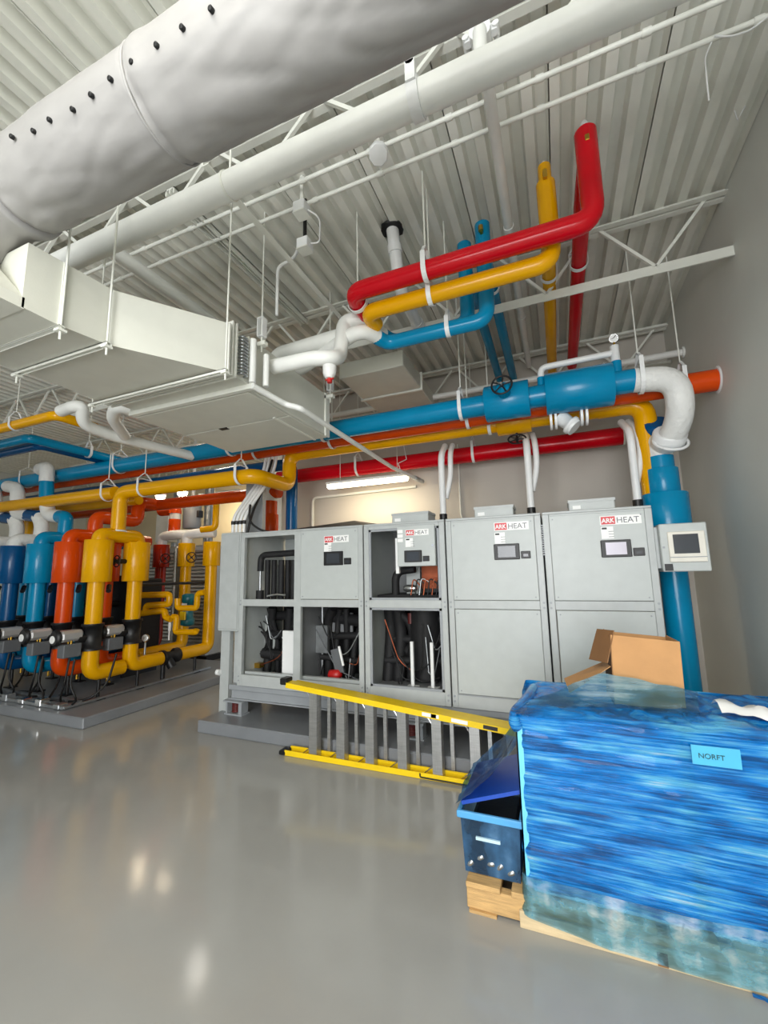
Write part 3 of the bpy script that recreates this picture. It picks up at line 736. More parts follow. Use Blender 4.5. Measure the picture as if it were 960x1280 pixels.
# far left overhead blue and yellow loops
t = thing('blue_overhead_loop', 'blue insulated loop hung high at far left above the racks', 'pipe', (-5.8, 2.9, 3.2))
seg(t, [(-9, 2.9, 3.2), (-5.78, 2.9, 3.2), (-5.78, 4.6, 3.2)], .055, BLUE, .08)
seg(t, [(-9, 3.12, 3.2), (-5.95, 3.12, 3.2), (-5.95, 4.4, 3.2)], .06, DBLUE, .08)
t = thing('yellow_overhead_loop', 'yellow insulated pipe hung high at the left edge, turning back', 'pipe', (-4.8, 2.6, 3.2))
seg(t, [(-9, 2.58, 3.2), (-4.72, 2.58, 3.2), (-4.72, 3.0, 3.2)], .05, YEL, .08)
G3 = 'clevis hangers at the far left'
hanger((at(18, 540, Y=2.58).x, 2.58, 3.2), (1, 0, 0), .05, ZD, hlabel('on the yellow loop at the left edge'), G3)
hanger((-5.78, 3.6, 3.2), (0, 1, 0), .055, ZD, hlabel('on the blue overhead loop'), G3)
hanger((at(150, 580, Y=YBl).x, YBl, ZBl), (1, 0, 0), RBl, ZD, hlabel('on the blue main at the far left'), G3)
hanger((at(35, 590, Y=YBl).x, YBl, ZBl), (1, 0, 0), RBl, ZD, hlabel('on the blue main at the left edge'), G3)

# ------------------------------------------------------------------ manifold racks (rows run back from the aisle)
def actuator(parent, x, y, z, s=1.0):
    """valve actuator: black butterfly valve body on the pipe, silver motor with grey box toward the aisle"""
    v = MB(); v.lathe((x, y, z - .15), (0, 0, 1), [(0, .118), (.03, .118), (.035, .1), (.265, .1), (.27, .118), (.3, .118)], 16)
    v.cyl((x, y - .06, z), (x, y - .17, z), .05, 12)
    b = v.build('valve_body', BLACK, parent)
    m = MB(); m.box(x - .13, x + .045, y - .36, y - .11, z - .02, z + .10, .03); m.build('motor_housing', ACTS, b)
    m = MB(); m.lathe((x - .045, y - .355, z + .03), (0, -1, 0), [(0, .09), (.02, .088), (.035, .07)], 18); m.build('motor_end', BLACK, b)
    m = MB(); m.lathe((x - .06, y - .387, z + .015), (0, -1, 0), [(0, .042), (.008, .042), (.012, .034)], 16); m.build('position_dial', PAPER, b)
    m = MB(); m.box(x - .065, x + .05, y - .33, y - .14, z - .19, z - .045, .008); m.build('terminal_box', ACTG, b)
    m = MB(); m.cyl((x - .03, y - .24, z - .05), (x - .03, y - .24, z - .01), .012, 8); m.cyl((x + .02, y - .24, z - .05), (x + .02, y - .24, z - .01), .012, 8); m.build('conduit_nipple', BRASS, b)
    return b
def rack_row(x, mat, lab, zsl=(1.47, 1.97), y1=3.4, y2=3.9, r=.088, front=True, riser=None, act2=False, back=True, zb=.42, dark=False):
    t = thing('pipe_rack_row', lab, 'pipework', (x, y1, .11))
    seg(t, [(x, y1, 1.9), (x, y1, zb), (x, y2 - .1, zb)], r, mat, .13, 20)
    sleeve(t, (x, y1, zsl[0]), (x, y1, zsl[1]), .155, mat)
    actuator(t, x, y1, .84)
    if back:
        seg(t, [(x, y2, 1.9), (x, y2, zb), (x, 4.35, zb)], r, mat, .13, 20, 'rear_run')
        sleeve(t, (x, y2, zsl[0]), (x, y2, zsl[1]), .155, mat)
        if act2: actuator(t, x, y2, .84)
        else: MB().lathe((x, y2, .7), (0, 0, 1), [(0, .118), (.03, .118), (.035, .1), (.265, .1), (.27, .118), (.3, .118)], 16).build('valve_body', BLACK, t)
    # isolation valve wheels between the sleeves
    ym = (y1 + y2) / 2
    m = MB(); m.cyl((x, y1 + .14, 1.72), (x, y2 - .14, 1.72), .03, 10); m.build('valve_stem', BLACK, t)
    handwheel(t, (x + .02, y1 + .22, 1.72), (0.1, 1, 0), .07, BLACK, 4)
    MB().cyl((x, y1 + .16, 1.42), (x + .08, y1 + .10, 1.36), .028, 10).build('drain_cock', BLACK, t)
    # feet
    for yf in ((y1 + .12, y2 + .12) if back else (y1 + .12,)):
        f = MB(); f.cyl((x, yf, .115), (x, yf, zb - r + .01), .02, 10); f.box(x - .07, x + .07, yf - .05, yf + .05, .11, .122); f.build('pipe_stand', BLACK, t)
    # brass drain under the run
    d = MB(); d.cyl((x, y1 + .22, zb - r + .01), (x, y1 + .22, zb - r - .06), .014, 8); d.box(x - .01, x + .05, y1 + .215, y1 + .225, zb - r - .05, zb - r - .035); d.build('drain_valve', BRASS, t)
    if riser: riser(t, x, y1, y2, r, mat)
    return t
def yellow_bridge(t, x, y1, y2, r, mat):
    seg(t, [(x, y1, 1.9), (x, y1, 2.04), (x, y2, 2.04), (x, y2, 1.9)], r, mat, .1, 20, 'top_bridge')
    MB().lathe((x, 3.62, 2.09), (0, 0, 1), [(0, .1), (.012, .1), (.02, .09)], 20).build('joint_band', WPAINT, t)
    MB().cyl((x, y2 + .1, .52), (x, y2 + .1, .42), .03, 10).build('gauge_boss', BRASS, t)
    # run to the back column with coupling
    seg(t, [(x, 4.62, .42), (x, 5.2, .42), (x, 5.2, 1.7)], r, mat, .13, 20, 'rear_column')
    m = MB(); m.lathe((x, 4.36, .42), (0, 1, 0), [(0, .1), (.04, .1), (.045, .07), (.10, .07), (.2, .06), (.22, .1), (.27, .1)], 16); m.cyl((x, 4.46, .42), (x + .06, 4.5, .28), .06, 12); m.build('coupling', BLACK, t)
    f = MB(); f.cyl((x, 4.4, .115), (x, 4.4, .35), .03, 10); f.build('pipe_stand', BLACK, t)
    f = MB(); f.cyl((x, 4.95, .115), (x, 4.95, .35), .02, 10); f.box(x - .07, x + .07, 4.9, 5.0, .11, .122); f.build('pipe_stand', BLACK, t)
    sleeve(t, (x, 5.2, 1.68), (x, 5.2, 2.06), .13, mat)
    gauge(t, (x - .02, 4.12, .72), (.2, -1, .1), .05)
    MB().cyl((x - .02, 4.12, .48), (x - .02, 4.12, .66), .014, 8).build('gauge_pipe', GALV, t)
def orange_riser(t, x, y1, y2, r, mat):
    seg(t, [(x, y1, 1.9), (x, y1, 2.06), (x, y1 + .3, 2.06), (x, y1 + .3, 2.33), (x, 4.3, 2.33), (x, 4.3, 2.62), (x, 4.62, 2.62)], r, mat, .1, 20, 'top_riser')
    seg(t, [(x, y2, 1.9), (x, y2, 2.04), (x, 4.5, 2.04)], r, mat, .1, 20, 'top_run')
def blue_riser(t, x, y1, y2, r, mat):
    seg(t, [(x, y1, 1.9), (x, y1, 2.06), (x, y1 + .27, 2.06), (x, y1 + .27, 2.36), (x - .16, y1 + .27, 2.38)], r, mat, .1, 20, 'top_riser')
    seg(t, [(x - .15, y1 + .27, 2.38), (x - .42, y1 + .27, 2.42), (x - .45, y1 + .25, 2.66)], .09, CLOTHW, .12, 20, 'white_elbow')
    seg(t, [(x - .45, y1 + .25, 2.62), (x - .47, y1 + .24, 2.93)], .088, BLUE, None, 20, 'riser_pipe')
    seg(t, [(x - .47, y1 + .24, 2.90), (x - .48, y1 + .24, 3.12), (x - .75, y1 + .3, 3.13)], .09, CLOTHW, .12, 20, 'white_elbow')
    seg(t, [(x, y2, 1.9), (x, y2, 2.04), (x, 4.5, 2.04)], r, mat, .1, 20, 'top_run')
def white_riser(t, x, y1, y2, r, mat):
    seg(t, [(x, y1, 1.9), (x, y1, 2.06), (x, y1 + .3, 2.06), (x, y1 + .3, 2.3), (x - .1, y1 + .3, 2.42)], r, CLOTHW, .11, 20, 'white_riser')
    seg(t, [(x - .06, y1 + .3, 2.42), (x - .36, y1 + .3, 2.46)], r, DBLUE, None, 20, 'blue_link')
    seg(t, [(x - .33, y1 + .3, 2.46), (x - .66, y1 + .3, 2.5), (x - .68, y1 + .3, 2.9), (x - .95, y1 + .3, 2.95)], .09, CLOTHW, .12, 20, 'white_elbow')
    seg(t, [(x, y2, 1.9), (x, y2, 2.04), (x, 4.5, 2.04)], r, mat, .1, 20, 'top_run')
rack_row(-5.11, YEL, 'front yellow pipe pair of the racks nearest the aisle corner, with bridge and drain valve', riser=yellow_bridge, act2=True)
rack_row(-5.67, ORA, 'orange pipe pair in the racks just left of the yellow pair', riser=orange_riser)
rack_row(-6.24, BLUE, 'brighter blue pipe pair in the racks left of the orange pair', riser=blue_riser)
rack_row(-6.83, DBLUE, 'darker blue pipe pair in the racks with white elbows on top', riser=white_riser)
rack_row(-7.42, BLUE, 'blue pipe pair at the left edge of the photograph', riser=white_riser)
single('yellow_riser', MB().tube([(-8.1, 4.3, .2), (-8.1, 4.3, 2.6)], .16, 20), YEL, 'thick yellow riser partly visible at the left edge behind the blue pipes', 'pipe')
# back columns between the racks
def back_col(x, mat, lab, rs, boiler=False):
    t = thing('rear_pipe_column', lab, 'pipework', (x, 5.2, .11))
    seg(t, [(x, 4.4, .42), (x, 5.2, .42), (x, 5.2, 1.75)], .085, mat, .13, 20)
    sleeve(t, (x, 5.2, 1.68), (x, 5.2, 2.06), .13, mat)
    seg(t, [(x, 5.2, 2.04), (x, 5.2, 2.2), (x + .28, 5.2, 2.22), (x + .5, 5.3, 2.22)], .08, WPIPE, .16, 18, 'white_elbow')
    handwheel(t, (x + .22, 5.1, 1.82), (.4, -1, 0), .08, BLACK, 4)
    return t
back_col(-6.22, REDO, 'rear red column with white elbow beside the louvred boilers', None)
back_col(-5.65, YEL, 'rear yellow column with sleeve between red column and aisle', None)
t = thing('red_drop_pipe', 'short orange red drop from the orange return pipe above the rear columns', 'pipe', (-6.2, 5.2, 2.3))
q = at(218, 660, Y=5.3)
seg(t, [(-6.4, 5.3, 2.68), (q.x, 5.3, 2.68), (q.x, 5.3, 2.6)], .1, ORA, .04, 18)
sleeve(t, (q.x, 5.3, 2.22), (q.x, 5.3, 2.50), .095, ORA)
sleeve(t, (q.x, 5.3, 2.49), (q.x, 5.3, 2.64), .085, WPIPE)
t = thing('yellow_drop_pipe', 'thin yellow pipe dropping from the orange pipe and turning at its foot', 'pipe', (-5.0, 5.2, 2.2))
q = at(270, 640, Y=5.2)
seg(t, [(q.x, 5.2, 2.75), (q.x, 5.2, 2.28), (q.x - .22, 5.12, 2.26)], .05, YEL, .08, 16)
# pump and little yellow loops
t = thing('inline_pump', 'small teal inline pump with white and yellow labels among yellow loops', 'pump', (-5.4, 4.9, .6))
pq = at(236, 745, Y=4.9)
MB().lathe((pq.x, 4.9, .78), (0, 0, 1), [(0, .05), (.02, .1), (.10, .1), (.12, .075), (.34, .075), (.36, .095), (.46, .095), (.48, .05)], 18).build('pump_body', TEAL, t)
MB().box(pq.x - .045, pq.x + .045, 4.79, 4.82, .88, 1.0).build('pump_plate', LYEL, t)
MB().box(pq.x - .045, pq.x + .045, 4.815, 4.83, 1.02, 1.12).build('pump_label', PAPER, t)
def loop(lab, pts, r=.045):
    t = thing('yellow_loop', lab, 'pipe', at(*pts[0], Y=4.5)); P = []
    for (a, b) in pts: P.append(at(a, b, Y=4.5))
    seg(t, P, r, YEL, .05, 14)
loop('upper small yellow pipe loop beside the yellow pair', [(174, 744), (212, 743), (212, 755), (183, 757), (182, 764)])
loop('middle small yellow pipe loop below the upper one', [(174, 767), (206, 763), (207, 772), (214, 774)])
loop('small yellow pipe bend left of the teal pump', [(216, 771), (221, 771), (219, 790), (245, 790), (246, 787)], .04)
loop('small yellow pipe bend above the teal pump', [(222, 748), (222, 760), (246, 760), (247, 742), (256, 740)], .04)
for (px, py, lab) in ((188, 800, 'thin dark support rod behind the yellow pair'),):
    pass
single('support_rod', MB().cyl((-5.15, 3.9, 1.42), (-5.15, 5.1, 1.42), .02, 8), BLACK, 'black horizontal rod bracing the yellow pair to the rear column', 'rod')
single('thermometer', MB().lathe(at(211, 800, Y=4.6), (.02, 0, 1), [(0, .012), (.12, .012), (.125, .02), (.32, .02), (.325, .01)], 10), PAPER, 'slim white thermometer tube in front of the teal pump', 'thermometer')
# blue thin risers & heat exchangers between rows
for i, (x, lab) in enumerate(((-5.95, 'dark plate heat exchanger between the orange and blue rows'), (-6.55, 'dark plate heat exchanger between the two blue rows'), (-7.15, 'dark plate heat exchanger at the left end of the racks'))):
    t = thing('heat_exchanger', lab, 'heat exchanger', (x, 4.6, .12))
    MB().box(x - .16, x + .16, 4.35, 4.9, .25, 1.5, .02).build('plate_pack', DARKIN, t)
    MB().box(x - .18, x + .18, 4.30, 4.34, .2, 1.55, .01).build('end_plate', DARKIN, t)
    MB().cyl((x, 4.1, 1.15), (x, 4.32, 1.15), .05, 12).build('port', DARKIN, t)
    MB().cyl((x, 4.1, .5), (x, 4.32, .5), .05, 12).build('port', DBLUE, t)
    for s in (-.1, .1): MB().box(x + s - .02, x + s + .02, 4.35, 4.9, .11, .25).build('foot', BLACK, t)
for i, (x, lab) in enumerate(((-6.53, 'thin bright blue riser between the two blue rows'), (-5.95, 'thin blue pipe behind the orange row'))):
    single('blue_riser', MB().tube([(x, 3.62, .45), (x, 3.62, 1.5)], .045, 14), BLUE, lab, 'pipe')
# skid rails, trays and cables at the floor of the racks
t = thing('skid_frame', 'low steel conduit rails on the pad in front of the racks', 'skid', (-5.1, 3.2, .11))
for (y, z) in ((3.12, .135), (3.2, .135), (3.30, .15)):
    MB().box(-9.4, -5.06, y - .014, y + .014, z - .02, z + .012).build('rail', GALV, t)
MB().box(-5.08, -5.04, 3.12, 5.2, .12, .145).build('side_rail', GALV, t)
for i in range(9):
    x = -5.15 - i * .32
    MB().box(x - .05, x + .05, 3.09, 3.19, .115, .19 if i % 2 else .165, .006).build('conduit_box', CHROME if i % 3 else GALV, t)
for i, x in enumerate((-5.11, -5.67, -6.24, -6.83, -7.42)):
    names = ('yellow', 'orange', 'brighter blue', 'darker blue', 'leftmost blue')
    for j in range(2):
        xx = x + .03 + .09 * j
        pts = fillet([(xx, 3.15, .64), (xx, 3.12, .36), (xx - .12 + .2 * j, 3.16, .22), (xx - .16 + .1 * j, 3.2, .145)], .1)
        single('actuator_cable', MB().tube(pts, .011, 8), CABLE, f'black cable drooping from the {names[i]} row actuator, {"right" if j else "left"} of its two', 'cable', 'actuator cables of the pipe racks')
pts = fillet([(-4.95, 3.6, .62), (-4.93, 3.5, .3), (-5.0, 3.35, .16), (-5.2, 3.25, .15)], .12)
single('actuator_cable', MB().tube(pts, .012, 8), CABLE, 'black cable drooping from the second yellow actuator to the pad corner', 'cable', 'actuator cables of the pipe racks')

rc = random.Random(11)
for i in range(7):
    x = -5.3 - i * .45; y = 3.32 + .05 * (i % 3)
    pts = fillet([(x, y, .13), (x - .1, y - .1, .15), (x - .2, y - .12, .13), (x - .34, y + .08, .28), (x - .42, y + .14, .5)], .12)
    single('floor_cable', MB().tube(pts, .012, 8), CABLE, 'black cable curling over the pad in front of the racks, ' + ('first', 'second', 'third', 'fourth', 'fifth', 'sixth', 'seventh')[i] + ' from the pad corner', 'cable', 'cables curling on the rack pad')

# ------------------------------------------------------------------ boilers with louvres at the back, flue can, added lamp for the cream wall
def boiler(x, lab):
    t = thing('boiler', lab, 'boiler', (x, 6.3, 0))
    MB().box(x - .34, x + .34, 6.04, 6.66, 0, .1).build('plinth', BLACK, t)
    MB().box(x - .36, x + .36, 6.0, 6.7, .1, 2.1, .02).build('casing', LOUVER, t)
    for i in range(26):
        z = .35 + i * .065
        MB().obox((x, 5.985, z), (.33, 0, 0), (0, .014, -.012), (0, .003, .016)).build('louvre_slat', LOUVER, t)
    MB().cyl((x, 6.3, 2.1), (x, 6.3, 3.4), .09, 16).build('flue', GALV, t)
boiler(-7.15, 'silver louvred boiler behind the rear red column')
boiler(-6.3, 'silver louvred boiler behind the rear yellow columns')
q = at(240, 655, Y=5.6)
t = thing('expansion_tank', 'grey white cylindrical canister with pipes above the rear yellow column', 'canister', (q.x, 5.6, 2.4))
MB().lathe((q.x, 5.6, 2.36), (0, 0, 1), [(0, .13), (.01, .15), (.44, .15), (.45, .13)], 22).build('tank_body', GREYP, t)
MB().cyl((q.x, 5.6, 2.8), (q.x, 5.6, ZD), .03, 12).build('top_pipe', WPIPE, t)
MB().box(q.x + .15, q.x + .2, 5.55, 5.65, 2.55, 2.67).build('switch_box', BLACK, t)
q = at(205, 655, Y=6.0)
t = thing('wall_control_box', 'pale wall box with thin pipes left of the orange drop', 'electrical box', (q.x, 6.0, 2.4))
MB().box(q.x - .2, q.x + .16, 5.98, 6.2, 2.2, 2.75, .01).build('box_body', WPAINT, t)
MB().tube(fillet([(q.x + .1, 5.95, 2.3), (q.x + .2, 5.93, 2.3), (q.x + .2, 5.93, 2.9)], .05), .02, 8).build('thin_pipe', WPIPE, t)
def strip_light(x0, x1, y, z, lab, rods=True, mat=None):
    t = thing('strip_light', lab, 'lamp', ((x0 + x1) / 2, y, z))
    m = MB(); m.box(x0, x1, y - .05, y + .05, z + .035, z + .07, .008); m.build('lamp_housing', WTUBE, t)
    m = MB(); m.tube([(x0 + .01, y, z + .02), (x0 + .03, y, z + .02), (x1 - .03, y, z + .02), (x1 - .01, y, z + .02)], [.03, .045, .045, .03], 14); m.build('diffuser', mat or GLOW, t)
    if rods:
        for xx in (x0 + .2, x1 - .15):
            MB().cyl((xx, y, z + .07), (xx, y, ZD), .004, 6).build('rod', WPAINT, t)
    return t
la, lb = at(409, 606, Y=4.9), at(511, 599, Y=4.9)
strip_light(la.x, lb.x, 4.9, 2.67, 'lit strip lamp hanging over the cabinets before the back wall')
strip_light(-6.30, -6.12, 5.11, 2.86, 'short lit lamp glowing behind the orange drop by the racks', mat=GLOWB)
strip_light(-5.73, -5.55, 5.05, 2.86, 'second short lit lamp behind the racks, right of the first', mat=GLOWB)
strip_light(-7.6, -6.4, 7.3, 3.36, 'hidden strip lamp added to brighten the cream wall behind the boilers')  # fixture added out of view to go with the wall fill
t = thing('strip_light', 'strip lamp added for a floor streak, running front to back above the white coil unit', 'lamp', (-4.74, 4.75, 3.62))  # unseen lamp, added for its bright streak on the floor
MB().box(-4.79, -4.69, 4.3, 5.2, 3.66, 3.70, .008).build('lamp_housing', WTUBE, t)
MB().tube([(-4.74, 4.31, 3.62), (-4.74, 4.33, 3.62), (-4.74, 5.17, 3.62), (-4.74, 5.19, 3.62)], [.03, .045, .045, .03], 14).build('diffuser', GLOW, t)
MB().cyl((-4.74, 4.5, 3.7), (-4.74, 4.5, ZD), .004, 6).build('rod', WPAINT, t); MB().cyl((-4.74, 5.0, 3.7), (-4.74, 5.0, ZD), .004, 6).build('rod', WPAINT, t)
l = area('lamp_glow', ((la.x + lb.x) / 2, 4.9, 2.64), ((la.x + lb.x) / 2, 5.3, 1.5), 1.0, .08, 24, (1.0, .84, .58))
l = area('lamp_glow', (-7.0, 7.3, 3.3), (-7.4, 8.2, 2.0), 1.2, .1, 36, (1.0, .86, .64))  # added fill that brightens the cream wall
l = area('lamp_glow', (-4.74, 4.75, 3.56), (-4.74, 4.75, 0), .08, .8, 10, (1.0, .97, .9))  # light of the added streak lamp
# thin conduit on the back wall
a = at(391, 657, Y=YB - .03); b = at(391, 617, Y=YB - .03); c = at(520, 603, Y=YB - .03)
single('wall_conduit', MB().tube(fillet([(a.x, YB - .03, 1.2), (a.x, YB - .03, 2.66), (c.x, YB - .03, 2.68)], .08), .022, 10), WPAINT, 'painted conduit bending along the back wall under the lamp', 'conduit')
a = at(574, 600, Y=YB - .02)
single('wall_conduit', MB().tube(fillet([(a.x, YB - .02, 3.2), (a.x, YB - .02, 2.2), (a.x + .15, YB - .02, 2.05)], .08), .012, 8), WPAINT, 'thin vertical conduit on the back wall behind the third cabinet', 'conduit')
a = at(493, 560, Y=4.95)
single('lamp_cord', MB().tube([(lb.x - .1, 4.92, 2.74), (lb.x - .15, 4.94, 2.9), (lb.x - .05, 4.98, 2.95), (lb.x - .12, 5.0, 3.3)], .006, 6), WTUBE, 'thin white cord looping up from the lamp end', 'cord')

# ------------------------------------------------------------------ cabinets
YF = 3.6; ZB, ZT = .40, 1.965; ZM0, ZM1 = 1.195, 1.265
DEP = .78
def logo(parent, x, z, y, s=1.0):
    """red badge with white letters, grey HEAT"""
    MB().box(x, x + .30 * s, y - .0035, y - .001, z, z + .075 * s).build('logo_plate', PAPER, parent)
    MB().box(x + .008 * s, x + .112 * s, y - .0055, y - .0034, z + .006 * s, z + .069 * s, .0).build('logo_badge', LOGORED, parent)
    text('logo_letters', 'ARK', .052 * s, (x + .013 * s, y - .0062, z + .019 * s), (1, 0, 0), (0, 0, 1), PAPER, parent, wide=.92, bold=.0012)
    text('logo_word', 'HEAT', .066 * s, (x + .120 * s, y - .0042, z + .014 * s), (1, 0, 0), (0, 0, 1), LOGOGREY, parent, wide=1.0)
def label_small(parent, x, z, y, s=1.0):
    MB().box(x, x + .095 * s, y - .003, y - .001, z, z + .105 * s).build('rating_label', PAPER, parent)
    m = MB(); m.box(x + .006, x + .04, y - .0036, y - .003, z + .082 * s, z + .098 * s); m.build('label_print', BLACK, parent)
    m = MB()
    for i in range(3): m.box(x + .05, x + .085, y - .0036, y - .003, z + .06 * s - i * .02, z + .064 * s - i * .02)
    m.build('label_print', LOGOGREY, parent)
def screen(parent, x, z, y, light=False, s=1.0):
    o = MB().box(x, x + .22 * s, y - .014, y, z, z + .14 * s, .004).build('touch_screen', BLACK, parent)
    MB().box(x + .035 * s, x + .185 * s, y - .0155, y - .0135, z + .02 * s, z + .12 * s).build('screen_glass', SCREENL if light else SCREEN, o)
    o2 = MB().box(x + .23 * s, x + .31 * s, y - .01, y, z + .005, z + .07 * s, .003).build('selector_switch', BLACK, parent)
    MB().box(x + .25 * s, x + .29 * s, y - .0125, y - .009, z + .02, z + .045 * s).build('switch_label', SCREEN, o2)
def screws(parent, pts, y):
    m = MB()
    for (x, z) in pts: m.cyl((x, y - .004, z), (x, y + .002, z), .006, 8)
    o = m.build('panel_screw', GREYP, parent); return o
def panel(parent, x0, x1, z0, z1, y=YF, name='door_panel'):
    o = MB().box(x0, x1, y - .012, y + .01, z0, z1, .003).build(name, CAB, parent)
    screws(o, [(x0 + .025, z0 + .025), (x1 - .025, z0 + .025), (x0 + .025, z1 - .03), (x1 - .025, z1 - .03)], y - .012)
    return o
def frame_box(t, x0, x1, bays, gap=.004):
    """posts, rails and casing around bays; bays: list of (bx0,bx1,bz0,bz1,open)"""
    x0 += gap; x1 -= gap
    y1 = YF + DEP
    MB().box(x0, x1, YF, y1, ZT - .02, ZT, .004).build('top_panel', CABF, t)
    MB().box(x0, x0 + .012, YF + .02, y1, ZB, ZT - .02).build('side_panel', CAB, t)
    MB().box(x1 - .012, x1, YF + .02, y1, ZB, ZT - .02).build('side_panel', CAB, t)
    MB().box(x0, x1, YF + .02, y1, ZB, ZB + .02).build('base_panel', CABF, t)
    MB().box(x0 + .013, x1 - .013, YF + .03, y1 - .01, 1.215, 1.235).build('shelf', CABIN, t)
    MB().box(x0, x0 + .05, YF - .004, YF + .04, ZB, ZT - .02, .004).build('post', CABF, t)
    MB().box(x1 - .05, x1, YF - .004, YF + .04, ZB, ZT - .02, .004).build('post', CABF, t)
    MB().box(x0 + .05, x1 - .05, YF - .003, YF + .035, ZM0, ZM1, .003).build('rail', CABF, t)
    MB().box(x0 + .05, x1 - .05, YF - .003, YF + .035, ZB, ZB + .11, .003).build('rail', CABF, t)
    MB().box(x0 + .05, x1 - .05, YF - .003, YF + .035, ZT - .055, ZT - .02, .003).build('rail', CABF, t)
    m = MB()
    for (xx) in (x0 + .02, x1 - .02):
        for zz in (ZM0 + .015, ZM1 - .015, ZB + .05, ZB + .09): m.cyl((xx, YF - .008, zz), (xx, YF, zz), .009, 8)
    m.build('frame_bolt', GREYP, t)
C1 = (at(301.9, 667, Y=YF).x, at(454, 656, Y=YF).x); C1 = (-3.137, -1.688)
C2 = (-1.684, -.897); C3 = (-.893, -.101); C4 = (-.097, .672)
GC = 'grey heat pump cabinets in a row'
def stuffed(t, x0, x1, z0, z1, seed, dark=True):
    """machinery inside an open bay: lagged pipes, box, cables"""
    rnd = random.Random(seed)
    y0 = YF + .1
    MB().box(x0 + .005, x1 - .005, YF + DEP - .03, YF + DEP - .02, z0 - .02, z1 + .02).build('back_panel', DARKIN, t)
    w_ = x1 - x0
    cl = lambda v: max(x0 + .06, min(x1 - .08, v))
    for i in range(5):
        xx = cl(x0 + w_ * .8 * (i + .5 + rnd.uniform(-.2, .2)) / 5); r = rnd.uniform(.03, .06)
        MB().tube(fillet([(xx, y0 + rnd.uniform(.2, .4), z0), (xx, y0 + .35, z0 + (z1 - z0) * rnd.uniform(.4, .8)), (cl(xx + rnd.uniform(-.2, .2)), y0 + .3, z1 - .05)], .1), r, 12).build('lagged_pipe', DARKIN, t)
    for i in range(3):
        zz = z0 + (z1 - z0) * (.3 + .25 * i)
        MB().tube([(x0 + .03, y0 + .25 + .08 * i, zz), (x1 - .08, y0 + .3, zz + rnd.uniform(-.05, .05))], rnd.uniform(.03, .06), 12).build('lagged_pipe', DARKIN, t)
    for i in range(9):
        a = Vector((rnd.uniform(x0 + .05, x1 - .05), y0 + .1, rnd.uniform(z0 + .1, z1 - .1))); b = Vector((rnd.uniform(x0 + .05, x1 - .05), y0 + .12, rnd.uniform(z0 + .05, z1 - .1)))
        MB().tube(fillet([a, (a + b) / 2 + Vector((0, 0, -.15)), b], .1), .006, 6).build('wire', (CABLE, COPPER, GALV, CABLE, GALV, CABLE, CABLE, ACTG, CABLE)[i], t)

# ---- cabinet 1 (two bays wide, opened)
t = thing('heat_pump_cabinet', 'leftmost double grey cabinet with three open bays and one closed panel', 'cabinet', ((C1[0] + C1[1]) / 2, YF + DEP / 2, ZB), GC)
x0, x1 = C1; xm = at(371.5, 760, Y=YF).x
frame_box(t, x0, x1, None)
MB().box(xm - .04, xm + .04, YF - .004, YF + .04, ZB, ZT - .02, .004).build('post', CABF, t)
o = panel(t, xm + .045, x1 - .05, ZM1 + .005, ZT - .025, name='door_panel')
q = at(406, 679, Y=YF); logo(o, q.x, q.z, YF - .012, .9)
q = at(406, 690, Y=YF); label_small(o, q.x, q.z, YF - .012, .85)
q = at(406, 707, Y=YF); screen(o, q.x, q.z, YF - .012, False, .95)
# upper open bay: black hoses, see-through back
def hq(px, py, Y=3.74): return at(px, py, Y=Y)
MB().tube(fillet([hq(325.5, 714), hq(326.5, 694), hq(369, 691)], .07), .034, 14).build('black_hose', DARKIN, t)
MB().cyl(hq(325.5, 714), hq(325, 742), .014, 10).build('copper_tube', GALV, t)
MB().cyl(hq(325, 738), (hq(325, 742).x, 3.74, 1.237), .042, 12).build('hose_base', DARKIN, t)
for (px, yy3) in ((335, 3.78), (343, 3.84), (352, 3.76), (360, 3.84), (367, 3.78)):
    q = at(px, 700, Y=yy3)
    MB().cyl((q.x, yy3, 1.237), (q.x, yy3, q.z), .03, 12).build('black_hose', DARKIN, t)
MB().box(at(347, 720, Y=3.9).x, at(355, 720, Y=3.9).x, 3.9, 3.93, 1.3, 1.62).build('inner_bracket', GALV, t)
MB().tube(fillet([(-2.85, 3.70, 1.29), (-2.74, 3.69, 1.31), (-2.62, 3.7, 1.30)], .05), .014, 10).build('silver_fitting', CHROME, t)
MB().box(-3.10, -2.85, YF + DEP - .03, YF + DEP - .02, 1.24, 1.94).build('back_panel', CAB, t)
MB().box(-2.48, -2.44, YF + .3, YF + .6, 1.24, 1.55).build('inner_bracket', DARKIN, t)
MB().box(xm - .01, xm + .01, YF + .04, YF + DEP - .02, ZB + .02, ZT - .02).build('divider_panel', CABIN, t)
stuffed(t, x0 + .02, xm - .03, ZB + .03, 1.2, 3)
stuffed(t, xm + .03, x1 - .02, ZB + .03, 1.2, 5)
q = at(361, 848, Y=3.75)
MB().box(q.x - .08, q.x + .08, 3.74, 3.78, .50, .94, .004).build('white_plate', WTUBE, t)
q = at(325, 810, Y=4.0)
MB().cyl((q.x, 4.02, .78), (q.x, 4.06, .78), .19, 24).build('compressor_end', CAB, t)
MB().ring((q.x, 3.95, .78), (0, 1, 0), .12, .008, 24, 6).build('coiled_cable', CABLE, t)
MB().ring((q.x + .03, 3.93, .80), (.2, 1, .1), .15, .009, 24, 6).build('coiled_cable', CABLE, t)
MB().box(q.x - .1, q.x + .12, 3.85, 3.92, .52, .57).build('terminal_strip', BRASS, t)
q = at(403, 810, Y=3.95)
MB().box(q.x - .07, q.x + .07, 3.93, 3.98, .70, .98, .004).build('control_module', GALV, t)
MB().cyl((q.x, 3.95, .5), (q.x, 3.95, 1.18), .012, 8).build('module_post', GALV, t)
